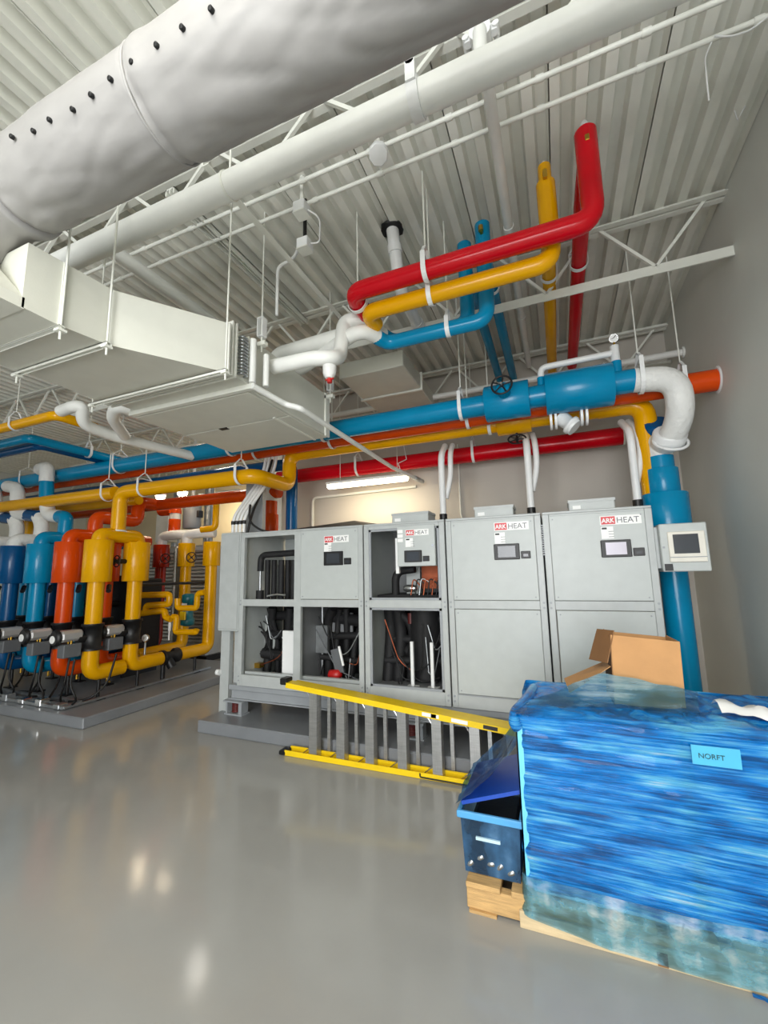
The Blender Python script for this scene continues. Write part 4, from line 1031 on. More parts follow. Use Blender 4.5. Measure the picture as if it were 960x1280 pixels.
MB().box(q.x - .02, q.x + .3, 4.05, 4.08, .9, 1.1, .004).build('control_module', CABIN, t)
q = at(422, 826, Y=3.8)
MB().obox((q.x, 3.8, q.z), (.045, 0, .012), (0, .01, 0), (-.03, 0, .11)).build('hanging_meter', ACTG, t)
MB().obox((q.x + .045, 3.79, q.z + .05), (.01, 0, .003), (0, .006, 0), (-.024, 0, .09)).build('meter_label', PAPER, t)
MB().lathe((q.x - .03, 3.8, .53), (1, 0, .1), [(-.07, .02), (-.05, .05), (.05, .05), (.07, .02)], 12).build('red_component', REDP, t)
MB().box(x0 + .05, x1 - .05, YF + .06, YF + .1, .50, .53).build('inner_sill', CABF, t)

# ---- cabinet 2 (open upper and lower bay with control box)
t = thing('heat_pump_cabinet', 'second grey cabinet with open bays and a small control box in front', 'cabinet', ((C2[0] + C2[1]) / 2, YF + DEP / 2, ZB), GC)
x0, x1 = C2
frame_box(t, x0, x1, None)
m = MB()
for (za, zb2) in ((ZB + .11, ZM0), (ZM1, ZT - .055)):
    m.box(x0 + .05, x0 + .075, YF + .002, YF + .03, za, zb2); m.box(x1 - .075, x1 - .05, YF + .002, YF + .03, za, zb2)
    m.box(x0 + .05, x1 - .05, YF + .002, YF + .03, za, za + .02); m.box(x0 + .05, x1 - .05, YF + .002, YF + .03, zb2 - .02, zb2)
m.build('bay_gasket', GREYP, t)
stuffed(t, x0 + .03, x1 - .03, ZB + .04, 1.2, 8)
MB().box(x0 + .02, x1 - .02, YF + DEP - .03, YF + DEP - .02, 1.24, ZT - .02).build('back_panel', CABIN, t)
MB().tube(fillet([(x0 + .22, 3.85, 1.24), (x0 + .22, 3.85, 1.52), (x0 + .42, 3.85, 1.54)], .1), .038, 14).build('black_hose', DARKIN, t)
MB().box(x0 + .05, x1 - .05, 3.8, 4.3, 1.235, 1.30).build('floor_insulation', DARKIN, t)
for i in range(7):
    a = Vector((x1 - .38 + .04 * i, 3.75, 1.30)); MB().tube(fillet([a, a + Vector((.02, .02, .16)), a + Vector((.09, .02, .08 + .02 * (i % 3)))], .05), .007, 6).build('wire', (COPPER, CABLE, GALV, COPPER, CABLE, COPPER, CABLE)[i], t)
MB().box(x0 + .28, x0 + .42, 4.0, 4.05, 1.3, 1.56).build('filter_board', CAB, t)
MB().box(x0 + .44, x0 + .6, 4.0, 4.05, 1.35, 1.6).build('terminal_board', COPPER, t)
MB().lathe((x0 + .38, 3.8, 1.36), (1, 0, 0), [(-.06, .02), (-.03, .035), (.04, .035), (.07, .02)], 12).build('silver_valve', CHROME, t)
q = at(517, 700, Y=YF)
ca, cb = at(496.5, 658, Y=YF - .02), at(545, 707, Y=YF - .02)
cbx = MB().box(ca.x, cb.x, YF - .03, YF + .12, cb.z, ca.z, .004).build('control_box', CAB, t)
q = at(507, 670, Y=YF - .03); logo(cbx, q.x, q.z, YF - .03, .72)
q = at(507, 684, Y=YF - .03); label_small(cbx, q.x, q.z, YF - .03, .75)
q = at(506, 703, Y=YF - .03); screen(cbx, q.x, q.z, YF - .03, False, .74)
MB().box(ca.x - .03, ca.x, YF, YF + .03, 1.5, 1.82).build('terminal_rail', WTUBE, cbx)
m = MB()
for i in range(3): m.box(ca.x + .005, ca.x + .055, YF - .032, YF - .03, 1.86 - i * .04, 1.89 - i * .04)
m.build('warning_label', PAPER, cbx)
MB().cyl((cb.x - .02, YF - .036, 1.74), (cb.x - .02, YF - .028, 1.74), .012, 10).build('door_lock', CHROME, cbx)
# lower bay: tank and white posts
q = at(532, 800, Y=4.0)
MB().cyl((q.x, 4.02, .52), (q.x, 4.02, 1.19), .15, 20).build('lagged_tank', DARKIN, t)
for px in (516, 541):
    q = at(px, 850, Y=3.72)
    MB().box(q.x - .014, q.x + .014, 3.71, 3.74, .50, .89, .002).build('white_post', WTUBE, t)
    MB().box(q.x - .05, q.x + .05, 3.69, 3.76, .495, .51).build('post_foot', WTUBE, t)
MB().box(x0 + .05, x1 - .05, 3.75, 4.3, .46, .49).build('floor_plate', CABIN, t)
MB().lathe((x0 + .3, 4.05, .75), (1, 0, 0), [(-.15, .03), (-.1, .06), (.12, .06), (.16, .03)], 12).build('lagged_valve', DARKIN, t)
MB().cyl((x0 + .33, 3.95, 1.02), (x0 + .33, 3.95, 1.12), .03, 10).build('red_cap', SPRING, t)

# ---- cabinets 3 and 4 (closed)
def closed_cab(c, lab, light, lxy, rxy, sxy):
    t = thing('heat_pump_cabinet', lab, 'cabinet', ((c[0] + c[1]) / 2, YF + DEP / 2, ZB), GC)
    x0, x1 = c; frame_box(t, x0, x1, None)
    o = panel(t, x0 + .055, x1 - .055, ZM1 + .003, ZT - .035)
    panel(t, x0 + .06, x1 - .055, ZB + .115, ZM0 - .003, name='lower_panel')
    q = at(*lxy, Y=YF); logo(o, q.x, q.z, YF - .012, .92)
    q = at(*rxy, Y=YF); label_small(o, q.x, q.z, YF - .012, .88)
    q = at(*sxy, Y=YF); screen(o, q.x, q.z, YF - .012, light, .92)
    MB().box(x0 + .055, x1 - .055, YF - .005, YF + .005, ZB + .1, ZB + .108).build('lower_seam', GREYP, t)
    return t
closed_cab(C3, 'third grey cabinet, fully closed, with a dim blue-grey screen', False, (618, 664), (619, 680), (618.5, 700))
c4 = closed_cab(C4, 'rightmost grey cabinet, fully closed, with a pale lit screen', True, (750, 657), (752, 674), (752, 697))
# perforated strip in the gap of 3/4
m = MB()
for i in range(14): m.box(C3[1] - .004, C3[1] + .012, YF - .006, YF + .002, 1.62 + i * .018, 1.63 + i * .018)
m.build('edge_gasket', GREYP, c4)

# cabinet base skid
t = thing('cabinet_skid', 'grey steel channel skid carrying the four cabinets on springs', 'skid', (-1.2, 4.0, .27))
MB().box(C1[0] - .12, C4[1] + .1, YF + .02, YF + .10, .345, .395, .004).build('top_flange', GREYP, t)
MB().box(C1[0] - .10, C4[1] + .08, YF + .045, YF + .06, .26, .345).build('web_plate', GREYP, t)
MB().box(C1[0] - .12, C4[1] + .1, YF + .02, YF + .10, .25, .262).build('bottom_flange', GREYP, t)
MB().box(C1[0] - .10, C4[1] + .08, YF + DEP - .08, YF + DEP, .25, .39).build('rear_channel', GREYP, t)
for x in (C1[0], -2.2, -1.2, -.2, .6):
    MB().box(x - .03, x + .03, YF + .06, YF + DEP - .08, .27, .39).build('cross_member', GREYP, t)
def isolator(x, y, lab):
    t = thing('spring_isolator', lab, 'isolator', (x, y, .115), 'spring isolators under the cabinet skid')
    MB().box(x - .11, x + .11, y - .06, y + .06, .115, .128).build('base_plate', GREYP, t)
    MB().box(x - .13, x + .11, y - .06, y + .06, .235, .25).build('top_plate', GREYP, t)
    MB().box(x - .10, x - .08, y - .05, y + .05, .128, .235).build('housing_side', GREYP, t)
    MB().box(x + .06, x + .10, y - .05, y + .05, .128, .235).build('housing_side', GREYP, t)
    m = MB(); n = 60; pts = [(x - .01 + math.cos(i * .75) * .035, y + math.sin(i * .75) * .035, .13 + i * .105 / n) for i in range(n)]
    m.tube(pts, .009, 6); m.build('coil_spring', SPRING, t)
isolator(-3.15, YF + .03, 'spring isolator at the left front corner of the cabinet skid')
isolator(-1.25, YF + .03, 'spring isolator under the second cabinet behind the ladder')
isolator(-.36, YF + .03, 'spring isolator with red coil under the third cabinet')
isolator(.6, YF + .03, 'spring isolator under the rightmost cabinet behind the wrapped pallet')
# boxes on top
def topbox(px0, py1, px1, py0, lab, y=3.78):
    a = at(px0, py1, Y=y); b = at(px1, py0, Y=y)
    t = thing('top_electrical_box', lab, 'electrical box', ((a.x + b.x) / 2, y + .1, ZT))
    MB().box(a.x, b.x, y, y + .25, ZT, b.z, .006).build('box_body', CAB, t)
    MB().box(a.x - .004, b.x + .004, y - .004, y + .254, b.z - .02, b.z + .004).build('box_lid', CABF, t)
    MB().box(a.x + .03, a.x + .09, y - .003, y, ZT + .03, ZT + .06).build('box_label', PAPER, t)
topbox(490, 655, 535, 639, 'grey electrical box on top of the second cabinet')
topbox(593, 644, 641, 631, 'grey electrical box on top of the third cabinet')
topbox(711, 637, 768, 622, 'grey electrical box on top of the rightmost cabinet')
m = MB(); m.add([(-2.62, 3.68, ZT + .002), (-1.72, 3.68, ZT + .002), (-1.75, 4.25, ZT + .06), (-2.5, 4.25, ZT + .03), (-1.95, 3.95, ZT + .085), (-2.62, 3.68, ZT + .01), (-1.72, 3.68, ZT + .01), (-1.75, 4.25, ZT + .07), (-2.5, 4.25, ZT + .04), (-1.95, 3.95, ZT + .095)],
                [(0, 1, 4), (1, 2, 4), (2, 3, 4), (3, 0, 4), (5, 6, 9), (6, 7, 9), (7, 8, 9), (8, 5, 9), (0, 1, 6, 5), (1, 2, 7, 6), (2, 3, 8, 7), (3, 0, 5, 8)])
single('insulation_sheet', m, DARKIN, 'dark bent sheet lying on top of the leftmost cabinet', 'sheet')
# white conduit pairs down to the cabinet tops
def cond_pair(px, py, lab, yv=4.2, bend=-1):
    b = at(px, py, Y=yv)
    t = thing('conduit_pair', lab, 'conduit', (b.x, yv, ZT))
    seg(t, [(b.x, yv, ZT + .1), (b.x, yv, 2.72), (b.x - .02, yv + .28, 2.9)], .033, WTUBE, .12, 14, 'tube')
    seg(t, [(b.x + .02, yv + .06, ZT + .3), (b.x + .08, yv + .07, 2.5), (b.x + .075, yv + .1, 2.75), (b.x + .05, yv + .35, 2.92)], .028, WTUBE, .12, 14, 'tube')
    MB().cyl((b.x, yv, ZT), (b.x, yv, ZT + .13), .04, 14).build('boot', BLACK, t)
cond_pair(554, 640, 'white conduit pair dropping to the top of the second cabinet')
cond_pair(664, 636, 'white conduit pair dropping to the top of the third cabinet')
cond_pair(797, 627, 'white conduit pair bending down to the rightmost cabinet, beside the yellow drop')

# side electrical cabinet with feed cables
t = thing('side_electrical_cabinet', 'narrow grey electrical cabinet on posts at the left end of the row', 'cabinet', (-3.3, 3.75, .1))
a = at(277, 667, Y=3.62)
MB().box(-3.43, -3.16, 3.62, 4.0, .93, 1.98, .006).build('body', CAB, t)
MB().box(-3.42, -3.17, 3.608, 3.622, .95, 1.96, .004).build('door', CABF, t)
MB().box(-3.415, -3.30, 3.66, 3.72, .0, .93).build('post', CABF, t)
MB().box(-3.27, -3.19, 3.70, 3.76, .0, .93).build('post', CABF, t)
MB().box(-3.43, -3.18, 4.0, 4.06, .0, 2.75).build('back_channel', GREYP, t)
MB().cyl((-3.44, 3.64, .5), (-3.40, 3.64, .5), .03, 10).build('knob', WTUBE, t)
for i in range(4):
    xx = -3.36 + i * .052
    pts = fillet([(xx, 3.72, 1.98), (xx, 3.72, 2.16), (xx + .06, 3.9, 2.45), (xx + .10, 4.12, 2.75), (xx + .11, 4.16, 3.2)], .2)
    c_ = MB().tube(pts, .018, 10)
    t = thing('feed_conduit', ('leftmost', 'second', 'third', 'rightmost')[i] + ' of four white flexible conduits rising from the side cabinet', 'conduit', (xx, 3.72, 1.98), 'feed conduits of the side cabinet')
    c_.build('tube', WTUBE, t)
    MB().cyl((xx, 3.72, 2.08), (xx, 3.72, 2.12), .022, 10).build('band', BLACK, t)
pts = fillet([(-3.17, 3.74, 1.98), (-3.15, 3.78, 2.2), (-3.14, 3.95, 2.5), (-3.13, 4.1, 2.9)], .2)
single('black_cable', MB().tube(pts, .014, 8), CABLE, 'black cable rising beside the white feed conduits', 'cable')
pts = fillet([(-3.16, 3.76, 2.3), (-3.14, 3.72, 2.1), (-3.0, 3.75, 2.0), (-2.9, 3.8, ZT + .012)], .1)
single('black_cable', MB().tube(pts, .012, 8), CABLE, 'black cable curling onto the top of the leftmost cabinet', 'cable')

# touch panel box on the right of cabinet 4
t = thing('touch_panel_box', 'pale control box with a framed touch screen right of the cabinets', 'control panel', (.83, 3.6, 1.47))
TA, TB = at(821, 656, Y=3.55), at(889, 714, Y=3.55)
MB().box(.69, .975, 3.55, 3.72, 1.475, 1.815, .006).build('box_body', CAB, t)
b0, b1 = at(833, 667, Y=3.55), at(886, 702, Y=3.55)
o = MB().box(.735, .955, 3.535, 3.55, 1.54, 1.755, .004).build('screen_bezel', pmat('bezel_ivory', (226, 222, 210), .4), t)
MB().box(.765, .915, 3.532, 3.536, 1.60, 1.735).build('screen_glass', SCREEN, o)
MB().box(.737, .953, 3.531, 3.536, 1.572, 1.577).build('bezel_line', GREYP, o)
MB().box(.70, .75, 3.546, 3.55, 1.482, 1.53).build('name_plate', BLACK, t)
MB().box(.70, .715, 3.547, 3.55, 1.64, 1.655).build('key_lock', GREYP, t)
MB().box(.66, .70, 3.62, 3.7, 1.5, 1.8).build('mount_bracket', CABF, t)
text('plate_print', '-----', .012, (.706, 3.5455, 1.50), (1, 0, 0), (0, 0, 1), PAPER, t) if False else None

# ------------------------------------------------------------------ step ladder lying on its side
t = thing('step_ladder', 'yellow fibreglass step ladder lying on its side before the cabinets', 'ladder', (-1.3, 3.22, 0))
LX0, LX1 = -2.25, .12
YL = 3.235
def rail(y, zf0, zf1, nm, up, x1=LX1):
    """C-section rail; zf0,zf1 = centre heights at both ends"""
    m = MB(); a = Vector((LX0, y, zf0)); b = Vector((x1, y, zf1))
    m.bar(a, b, .092, .006, (0, 0, 1)); s = Vector((0, 1, 0)) * .044
    m.bar(a + s + Vector((0, 0, -.018 * up)), b + s + Vector((0, 0, -.018 * up)), .005, .042)
    m.bar(a - s + Vector((0, 0, -.018 * up)), b - s + Vector((0, 0, -.018 * up)), .005, .042)
    return m.build(nm, LYEL, t)
zt0, zt1 = .585, .37
# top rail
rail(YL, zt0, zt1, 'front_rail', 1)
rail(YL, .006, .006, 'front_rail', -1)
rail(YL + .095, zt0 - .02, zt1 - .01, 'rear_rail', 1)
rail(YL + .095, .008, .008, 'rear_rail', -1)
steps_px = [394, 428, 464, 504, 547, 594, 640]
for i, px in enumerate(steps_px):
    x = at(px, 915, Y=YL).x
    f = (x - LX0) / (LX1 - LX0); zt_ = zt0 + (zt1 - zt0) * f
    m = MB(); m.box(x - .006, x + .006, YL - .035, YL + .035, .012, zt_ - .006)
    m.box(x - .036, x + .036, YL - .038, YL - .033, .012, zt_ - .004); m.box(x + .03, x + .036, YL - .033, YL + .035, .012, zt_ - .004); m.box(x - .012, x - .006, YL - .04, YL - .036, .012, zt_ - .004); m.box(x + .004, x + .010, YL - .04, YL - .036, .012, zt_ - .004)
    m.build('step', ALU, t)
    xb2_ = x + .09
    zz_ = zt0 - .02 + (zt1 - zt0) * ((xb2_ - LX0) / (LX1 - LX0))
    MB().box(xb2_ - .014, xb2_ + .014, YL + .07, YL + .10, .012, zz_).build('rear_bar', ALU, t)
    MB().bar((x - .10, YL - .02, zt_ - .0 + .01), (x - .012, YL, zt_ - .13), .010, .008).build('brace', CHROME, t)
    MB().bar((x - .13, YL, .014), (x - .015, YL, .10), .012, .008).build('brace', CHROME, t)
for z in (.0, zt0):
    m = MB(); m.box(LX0 - .06, LX0 + .01, YL - .05, YL + .05, max(0, z - .02), z + .035, .008); m.build('rubber_foot', BLACK, t)
q1 = at(550, 895, Y=YL)
def sticker(px, w_, mat, dz=.0):
    x = at(px, 900, Y=YL).x; f = (x - LX0) / (LX1 - LX0); z = zt0 + (zt1 - zt0) * f
    sl_ = (zt1 - zt0) / (LX1 - LX0)
    d = Vector((1, 0, sl_)).normalized()
    MB().bar(Vector((x, YL - .0472, z - .017)), Vector((x, YL - .0472, z - .017)) + d * w_, .001, .026).build('sticker', mat, t)
sticker(530, .13, PAPER); sticker(541, .04, REDP); sticker(566, .12, PAPER); sticker(605, .10, BLACK)
x = at(526, 966, Y=YL - .03).x
MB().tube(fillet([(x, YL - .05, .04), (x, YL - .05, .015), (x + .5, YL - .05, .01)], .01), .006, 6).build('spreader_bar', BLACK, t)

# ------------------------------------------------------------------ wrapped pallet
PX0, PX1, PY0, PY1 = -.49, .98, 2.09, 3.02
t = thing('wooden_pallet', 'worn wooden pallet under the blue wrapped load', 'pallet', (.2, 2.5, 0))
for i, y in enumerate((2.10, 2.50, 2.94)):
    MB().box(PX0, PX1, y, y + .05 if i else y + .045, .012, .10, .003).build('stringer', WOOD, t)
for i in range(8):
    x = PX0 + i * .197
    MB().box(x, x + .15, PY0, PY1, .10, .122 + .003 * (i % 2), .002).build('deck_board', WOOD, t)
for x in (PX0, .2, PX1 - .12):
    MB().box(x + .01, x + .13, PY0, PY1, 0, .012).build('bottom_board', WOOD, t)
MB().box(-.262, .98, 2.084, 2.099, .0, .065, .002).build('front_board', WOODL, t)
MB().box(.24, .275, 2.081, 2.085, .005, .05).build('board_knot', CARDD, t)
# cartons inside the film
WX0, WX1, WY0, WY1, WZ0, WZ1 = -.225, .98, 2.10, 2.72, .125, .875
INBLUE = pmat('carton_blue_white', (190, 222, 240), .6, var=.1, vs=4)
single('carton', MB().box(WX0 + .02, .40, WY0 + .02, WY1 - .03, WZ0, WZ1 - .03, .01), INBLUE, 'tall carton inside the blue film, left half of the load', 'carton')
single('carton', MB().box(.44, WX1 - .03, WY0 + .02, WY1 - .03, WZ0, WZ1 - .04, .01), INBLUE, 'tall carton inside the blue film, right half of the load', 'carton')
EDGE = pmat('edge_board', (110, 200, 240), .5, var=.05)
eb = MB(); eb.box(WX0 - .006, WX0 + .022, WY0 - .012, WY0 - .002, .17, .80); eb.box(WX0 - .006, WX0 + .0, WY0 - .012, WY0 + .02, .17, .80)
single('corner_board', eb, EDGE, 'pale blue corner board standing at the left edge of the wrapped load', 'board')
# film
def film_mat(name, col, alpha, tint, rough=.16, aniso=(1.5, 1.5, 68.0), bump=1.0, wcol=None, wamt=.35):
    m = bpy.data.materials.new(name); m.use_nodes = True; nt = m.node_tree
    b = nt.nodes['Principled BSDF']; out = nt.nodes['Material Output']
    b.inputs['Roughness'].default_value = rough
    b.inputs['Specular IOR Level'].default_value = .7; b.inputs['Coat Weight'].default_value = .25; b.inputs['Coat Roughness'].default_value = .04
    tc = nt.nodes.new('ShaderNodeTexCoord'); mp = nt.nodes.new('ShaderNodeMapping'); mp.inputs['Scale'].default_value = aniso
    mp.inputs['Rotation'].default_value = (0, math.radians(4), 0)
    nt.links.new(tc.outputs['Object'], mp.inputs[0])
    n1 = nt.nodes.new('ShaderNodeTexNoise'); n1.inputs['Scale'].default_value = 2.2; n1.inputs['Detail'].default_value = 8; n1.inputs['Roughness'].default_value = .68; n1.inputs['Distortion'].default_value = .5
    nt.links.new(mp.outputs[0], n1.inputs['Vector'])
    bp = nt.nodes.new('ShaderNodeBump'); bp.inputs['Strength'].default_value = bump; bp.inputs['Distance'].default_value = .014
    nc = nt.nodes.new('ShaderNodeTexNoise'); nc.inputs['Scale'].default_value = 26; nc.inputs['Detail'].default_value = 5; nc.inputs['Distortion'].default_value = 1.2
    nt.links.new(tc.outputs['Object'], nc.inputs['Vector'])
    mxh = nt.nodes.new('ShaderNodeMath'); mxh.operation = 'MULTIPLY_ADD'; mxh.inputs[1].default_value = .5
    nt.links.new(nc.outputs[0], mxh.inputs[0]); nt.links.new(n1.outputs[0], mxh.inputs[2])
    nt.links.new(mxh.outputs[0], bp.inputs['Height'])
    nt.links.new(bp.outputs[0], b.inputs['Normal'])
    n2 = nt.nodes.new('ShaderNodeTexNoise'); n2.inputs['Scale'].default_value = 1.6; n2.inputs['Detail'].default_value = 7; n2.inputs['Roughness'].default_value = .6
    nt.links.new(mp.outputs[0], n2.inputs['Vector'])
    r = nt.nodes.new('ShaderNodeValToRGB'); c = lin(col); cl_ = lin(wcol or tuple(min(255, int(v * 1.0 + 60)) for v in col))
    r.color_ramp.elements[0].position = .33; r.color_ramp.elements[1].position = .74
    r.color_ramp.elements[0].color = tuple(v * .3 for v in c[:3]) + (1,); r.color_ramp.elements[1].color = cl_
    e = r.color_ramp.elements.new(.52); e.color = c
    e = r.color_ramp.elements.new(.86); e.color = lin((205, 240, 255))  # near-white stop paints fold glints into the film colour
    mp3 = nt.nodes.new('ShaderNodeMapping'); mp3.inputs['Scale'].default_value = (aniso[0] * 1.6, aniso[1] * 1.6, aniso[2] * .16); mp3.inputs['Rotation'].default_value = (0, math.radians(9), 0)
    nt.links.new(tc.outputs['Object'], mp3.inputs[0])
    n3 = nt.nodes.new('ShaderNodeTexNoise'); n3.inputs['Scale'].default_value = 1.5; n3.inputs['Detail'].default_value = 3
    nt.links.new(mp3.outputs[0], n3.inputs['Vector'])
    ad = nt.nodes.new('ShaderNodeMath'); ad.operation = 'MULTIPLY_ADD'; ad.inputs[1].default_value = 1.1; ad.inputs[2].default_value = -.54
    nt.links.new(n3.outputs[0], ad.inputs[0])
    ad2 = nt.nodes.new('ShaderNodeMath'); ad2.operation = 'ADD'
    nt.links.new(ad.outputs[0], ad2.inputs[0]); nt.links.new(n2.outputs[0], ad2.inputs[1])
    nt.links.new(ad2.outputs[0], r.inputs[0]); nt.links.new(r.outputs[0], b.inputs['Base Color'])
    tr = nt.nodes.new('ShaderNodeBsdfTransparent'); tr.inputs[0].default_value = lin(tint)
    mx = nt.nodes.new('ShaderNodeMixShader'); mx.inputs[0].default_value = alpha
    nt.links.new(tr.outputs[0], mx.inputs[1]); nt.links.new(b.outputs[0], mx.inputs[2]); nt.links.new(mx.outputs[0], out.inputs[0])
    return m
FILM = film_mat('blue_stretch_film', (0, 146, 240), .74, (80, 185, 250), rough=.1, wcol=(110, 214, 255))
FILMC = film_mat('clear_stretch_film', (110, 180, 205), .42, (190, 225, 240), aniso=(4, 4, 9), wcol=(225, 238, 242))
t = thing('stretch_film', 'shiny blue stretch film wound around the loaded pallet', 'film', (.35, 2.4, .05))
def wrap_shell(z0, z1, nz, out0, out1, ripple, seed, top=False):
    m = MB(); pts = []
    x0, x1, y0, y1, rc = WX0, WX1 + .02, WY0 - .01, WY1 + .02, .035
    per = []
    def seg_(a, b, n):
        for i in range(n): per.append((a[0] + (b[0] - a[0]) * i / n, a[1] + (b[1] - a[1]) * i / n))
    def arc_(cx, cy_, a0, n=5):
        for i in range(n): a = a0 + PI / 2 * i / n; per.append((cx + math.cos(a) * rc, cy_ + math.sin(a) * rc))
    arc_(x0 + rc, y0 + rc, PI); seg_((x0 + rc, y0), (x1 - rc, y0), 90)
    arc_(x1 - rc, y0 + rc, -PI / 2); seg_((x1, y0 + rc), (x1, y1 - rc), 20)
    arc_(x1 - rc, y1 - rc, 0); seg_((x1 - rc, y1), (x0 + rc, y1), 40)
    arc_(x0 + rc, y1 - rc, PI / 2); seg_((x0, y1 - rc), (x0, y0 + rc), 40)
    n = len(per); cx_, cy_ = (x0 + x1) / 2, (y0 + y1) / 2
    vs = []
    for j in range(nz + 1):
        f = j / nz; z = z0 + (z1 - z0) * f
        o_ = out0 + (out1 - out0) * f
        for i, (px, py) in enumerate(per):
            d = Vector((px - cx_, (py - cy_) * 1.6, 0)); d.normalize()
            nn = noise.noise(Vector((px * 3.0, py * 3.0, z * 17 + seed))) * ripple + noise.noise(Vector((px * 9, py * 9, z * 34 + seed))) * ripple * .5
            nn += .010 * noise.noise(Vector((px * 2, py * 2, z * 3 + seed)))
            wz = .012 * noise.noise(Vector((px * 4, py * 4, seed + 9.0))) * (1 if j in (0, nz) else .3)
            vs.append((px + d.x * (o_ + nn), py + d.y * (o_ + nn) * .8, z + wz))
    fs = [(j * n + i, j * n + (i + 1) % n, (j + 1) * n + (i + 1) % n, (j + 1) * n + i) for j in range(nz) for i in range(n)]
    m.add(vs, fs, True); return m, per, vs[-n:], n
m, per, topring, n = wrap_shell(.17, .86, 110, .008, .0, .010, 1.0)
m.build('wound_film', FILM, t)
# top film: bumpy sheet
m = MB(); vs = []
gx, gy = 70, 36
for j in range(gy + 1):
    for i in range(gx + 1):
        u, v = i / gx, j / gy
        x = WX0 - .004 + (WX1 + .03 - WX0) * u; y = WY0 - .012 + (WY1 + .03 - WY0) * v
        ed = min(u, 1 - u, v, 1 - v)
        z = .845 + .022 * min(1, ed * 12) + .016 * noise.noise(Vector((x * 7, y * 7, 3))) + .010 * noise.noise(Vector((x * 19, y * 19, 7)))
        z += .03 * max(0, noise.noise(Vector((x * 3.1 + 4, y * 3.1, 1)))) * (1 if u > .55 else .5)
        if u < .06 and v < .3: z += .0
        vs.append((x, y, z))
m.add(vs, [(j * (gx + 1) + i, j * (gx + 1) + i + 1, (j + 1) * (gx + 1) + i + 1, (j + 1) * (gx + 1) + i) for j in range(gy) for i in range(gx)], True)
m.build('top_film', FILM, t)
# bunched corner roll
m = MB(); vs = []
pts = [(WX0 + .0, WY0 + .0, .80), (WX0 - .012, WY0 - .012, .825), (WX0 - .01, WY0 + .05, .85), (WX0 + .03, WY0 + .22, .862), (WX0 + .05, WY0 + .45, .86)]
m.tube(fillet(pts, .05), .026, 12); m.build('bunched_corner', FILM, t)
# clear skirt over the pallet
m, per, tr_, n = wrap_shell(.022, .21, 24, .026, .014, .010, 6.0)
for i in range(len(m.v)):
    f = max(0, min(1, 1 - (m.v[i].z - .02) / .16))
    m.v[i].z += .035 * f * max(0, 1 - (m.v[i].x + .22) / .3)
m.build('lower_skirt', FILMC, t)
# film draped over the tote on the left
m = MB(); vs = []; gu, gv = 14, 16
A0, A1 = Vector((WX0 - .012, 2.11, .72)), Vector((WX0 - .012, 2.6, .74))
for j in range(gv + 1):
    for i in range(gu + 1):
        u, v = i / gu, j / gv
        top = A0.lerp(A1, u)
        bot = Vector((-.535 + .0 * u, 2.13 + .46 * u, .415))
        p = top.lerp(bot, v); sagz = -.05 * math.sin(PI * v) * (1 - .5 * abs(2 * u - 1))
        p.z += sagz + .014 * noise.noise(Vector((u * 5, v * 6, 2))); p.x += .012 * noise.noise(Vector((u * 6, v * 4, 8)))
        vs.append(p)
m.add(vs, [(j * (gu + 1) + i, j * (gu + 1) + i + 1, (j + 1) * (gu + 1) + i + 1, (j + 1) * (gu + 1) + i) for j in range(gv) for i in range(gu)], True)
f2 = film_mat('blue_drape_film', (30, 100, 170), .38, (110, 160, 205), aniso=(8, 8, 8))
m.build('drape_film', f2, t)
text('film_print', 'NORFT', .026, (.445, WY0 - .034, .775), (1, 0, 0), (0, 0, 1), pmat('dark_print', (20, 70, 70), .5), t)
MB().box(.425, .58, WY0 - .032, WY0 - .030, .75, .82).build('film_label', pmat('mint_label', (70, 172, 212), .4), t)
# tote
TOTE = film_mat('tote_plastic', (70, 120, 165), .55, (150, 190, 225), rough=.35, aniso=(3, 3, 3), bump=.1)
t = thing('storage_tote', 'translucent blue plastic tote of parts on the left of the pallet', 'tote', (-.38, 2.35, .125))
m = MB()
tx0, tx1, ty0, ty1, tz0, tz1 = -.515, -.245, 2.14, 2.58, .126, .385
def taper(mb, x0, x1, y0, y1, z0, z1, ins):
    vs = [(x0 + ins, y0 + ins, z0), (x1 - ins, y0 + ins, z0), (x1 - ins, y1 - ins, z0), (x0 + ins, y1 - ins, z0), (x0, y0, z1), (x1, y0, z1), (x1, y1, z1), (x0, y1, z1)]
    mb.add(vs, [(3, 2, 1, 0), (0, 1, 5, 4), (1, 2, 6, 5), (2, 3, 7, 6), (3, 0, 4, 7)])
taper(m, tx0, tx1, ty0, ty1, tz0, tz1, .012); m.build('tote_body', TOTE, t)
m = MB(); s = .014
m.box(tx0 - s, tx1 + s, ty0 - s, ty0 + .004, tz1 - .025, tz1 + .006, .004); m.box(tx0 - s, tx1 + s, ty1 - .004, ty1 + s, tz1 - .025, tz1 + .006, .004)
m.box(tx0 - s, tx0 + .004, ty0, ty1, tz1 - .025, tz1 + .006, .004); m.box(tx1 - .004, tx1 + s, ty0, ty1, tz1 - .025, tz1 + .006, .004)
m.build('tote_rim', pmat('tote_rim_blue', (84, 160, 214), .35), t)
m = MB(); m.obox((-.36, 2.38, .46), (.15, 0, .05), (0, .22, 0), (-.003, 0, .008)); m.build('tote_lid', pmat('tote_lid_blue', (20, 70, 170), .35), t)
MB().box(-.445, -.335, ty0 - .004, ty0 + .006, .275, .288).build('tote_label', pmat('tote_label_white', (190, 220, 232), .4), t)
single('parts_pile', MB().box(tx0 + .02, tx1 - .02, ty0 + .02, ty1 - .02, tz0 + .004, .30, .02), DARKIN, 'dark pile of hardware inside the translucent tote', 'hardware')
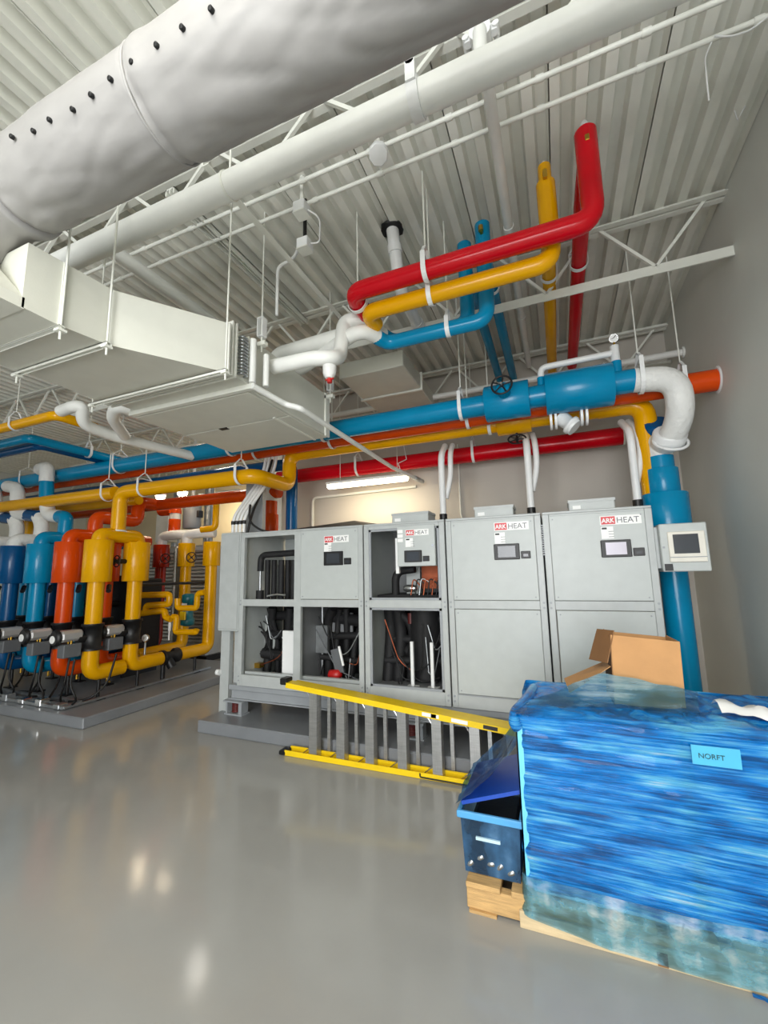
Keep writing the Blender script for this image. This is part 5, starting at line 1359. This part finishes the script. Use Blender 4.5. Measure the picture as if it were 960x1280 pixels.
for i in range(5):
    x_ = -.49 + .045 * i; z_ = .15 + .012 * ((i * 7) % 4)
    single('loose_fitting', MB().lathe((x_, ty0 + .017, z_), (.5, 0, .5 - .2 * (i % 3)), [(0, .008), (.01, .012), (.03, .012), (.035, .006)], 8), GALV, 'small metal fitting behind the tote front, number %s from the left' % ('one', 'two', 'three', 'four', 'five')[i] if False else ('leftmost', 'second from left', 'middle', 'second from right', 'rightmost')[i] + ' small metal fitting behind the tote front', 'fitting', 'metal fittings in the tote')
# cardboard box on top
t = thing('cardboard_box', 'open brown cardboard box tilted on top of the wrapped load', 'box', (.3, 2.45, .87))
ba = [at(758, 868, Y=2.36), at(847, 868, Y=2.36), at(848, 797, Y=2.36), at(768, 787, Y=2.36)]
th = .004
B0 = Vector((.195, 2.34, .87)); ex = Vector((.285, 0, -.022)); ey = Vector((-.01, .22, 0)); ez = Vector((.012, .03, .315))
def quad(m, a, b, c, d, nrm):
    nrm = Vector(nrm).normalized() * th
    m.add([a, b, c, d, a + nrm, b + nrm, c + nrm, d + nrm], [(0, 1, 2, 3), (7, 6, 5, 4), (0, 4, 5, 1), (1, 5, 6, 2), (2, 6, 7, 3), (3, 7, 4, 0)])
m = MB(); quad(m, B0, B0 + ex, B0 + ex + ez, B0 + ez, (0, 1, 0)); m.build('front_wall', CARD, t)
m = MB(); quad(m, B0 + ey, B0 + ey + ex, B0 + ex + ez * .97 + ey, B0 + ez * .97 + ey, (0, -1, 0)); m.build('back_wall', CARD, t)
m = MB(); quad(m, B0, B0 + ey, B0 + ey + ez, B0 + ez, (1, 0, 0)); m.build('side_wall', CARDD, t)
m = MB(); quad(m, B0 + ex, B0 + ex + ey, B0 + ex + ey + ez, B0 + ex + ez, (-1, 0, 0)); m.build('side_wall', CARD, t)
m = MB(); quad(m, B0, B0 + ex, B0 + ex + ey, B0 + ey, (0, 0, 1)); m.build('bottom', CARDD, t)
m = MB()
quad(m, at(768, 788, Y=2.37), at(747, 786, Y=2.5), at(737, 824, Y=2.5), at(760, 829, Y=2.35), (-1, 0, 0)); m.build('left_flap', CARDD, t)
m = MB(); quad(m, B0 + Vector((0, .0, .17)), B0 + ey + Vector((0, 0, .15)), B0 + ey + Vector((-.2, 0, .05)), B0 + Vector((-.19, .0, .035)), (0, 0, 1)); m.build('side_flap', CARD, t)
# film strip over the lower box half
t = bpy.data.objects['stretch_film']
m = MB(); gu, gv = 40, 10; vs = []
for j in range(gv + 1):
    for i in range(gu + 1):
        u, v = i / gu, j / gv
        z = .865 + (.17 - .07 * u) * v
        if u < .25:
            q = Vector((-.19 + u * 1.46, 2.20 + u * .46, z - .05 + .06 * u * 4 * v)); 
            q.z = .862 + v * (.02 + .15 * u * 4)
        else:
            q = Vector((.175 + (u - .25) * .46, 2.312, z))
        q += Vector((.004 * noise.noise(q * 20), -.012 + .012 * noise.noise(Vector((q.x * 5, q.y, q.z * 60))), .008 * noise.noise(q * 12)))
        vs.append(q)
m.add(vs, [(j * (gu + 1) + i, j * (gu + 1) + i + 1, (j + 1) * (gu + 1) + i + 1, (j + 1) * (gu + 1) + i) for j in range(gv) for i in range(gu)], True)
m.build('box_film', film_mat('pale_stretch_film', (70, 140, 175), .36, (170, 210, 225), aniso=(2, 2, 22), wcol=(190, 220, 230)), t)
# crumpled paper
m = MB(); vs = []; n_ = 12
for j in range(7):
    for i in range(n_ + 1):
        u, v = i / n_, j / 6
        vs.append((.60 + .24 * u, 2.3 + .14 * v - .05 * u, .885 + .02 * noise.noise(Vector((u * 4, v * 4, 5))) + .03 * math.sin(PI * v) * (1 - .5 * u)))
m.add(vs, [(j * (n_ + 1) + i, j * (n_ + 1) + i + 1, (j + 1) * (n_ + 1) + i + 1, (j + 1) * (n_ + 1) + i) for j in range(6) for i in range(n_)], True)
single('crumpled_paper', m, PAPER, 'crumpled white paper sheet on top of the blue wrapped load', 'paper')
a = at(952, 1252, Z=0)
single('film_scrap', MB().tube([a + Vector((-.02, .01, .006)), a + Vector((.01, 0, .012)), a + Vector((.05, -.03, .006))], .006, 8), FILM, 'scrap of blue film on the floor at the lower right', 'scrap')

for o in bpy.data.objects:
    if '_w' in o: del o['_w']
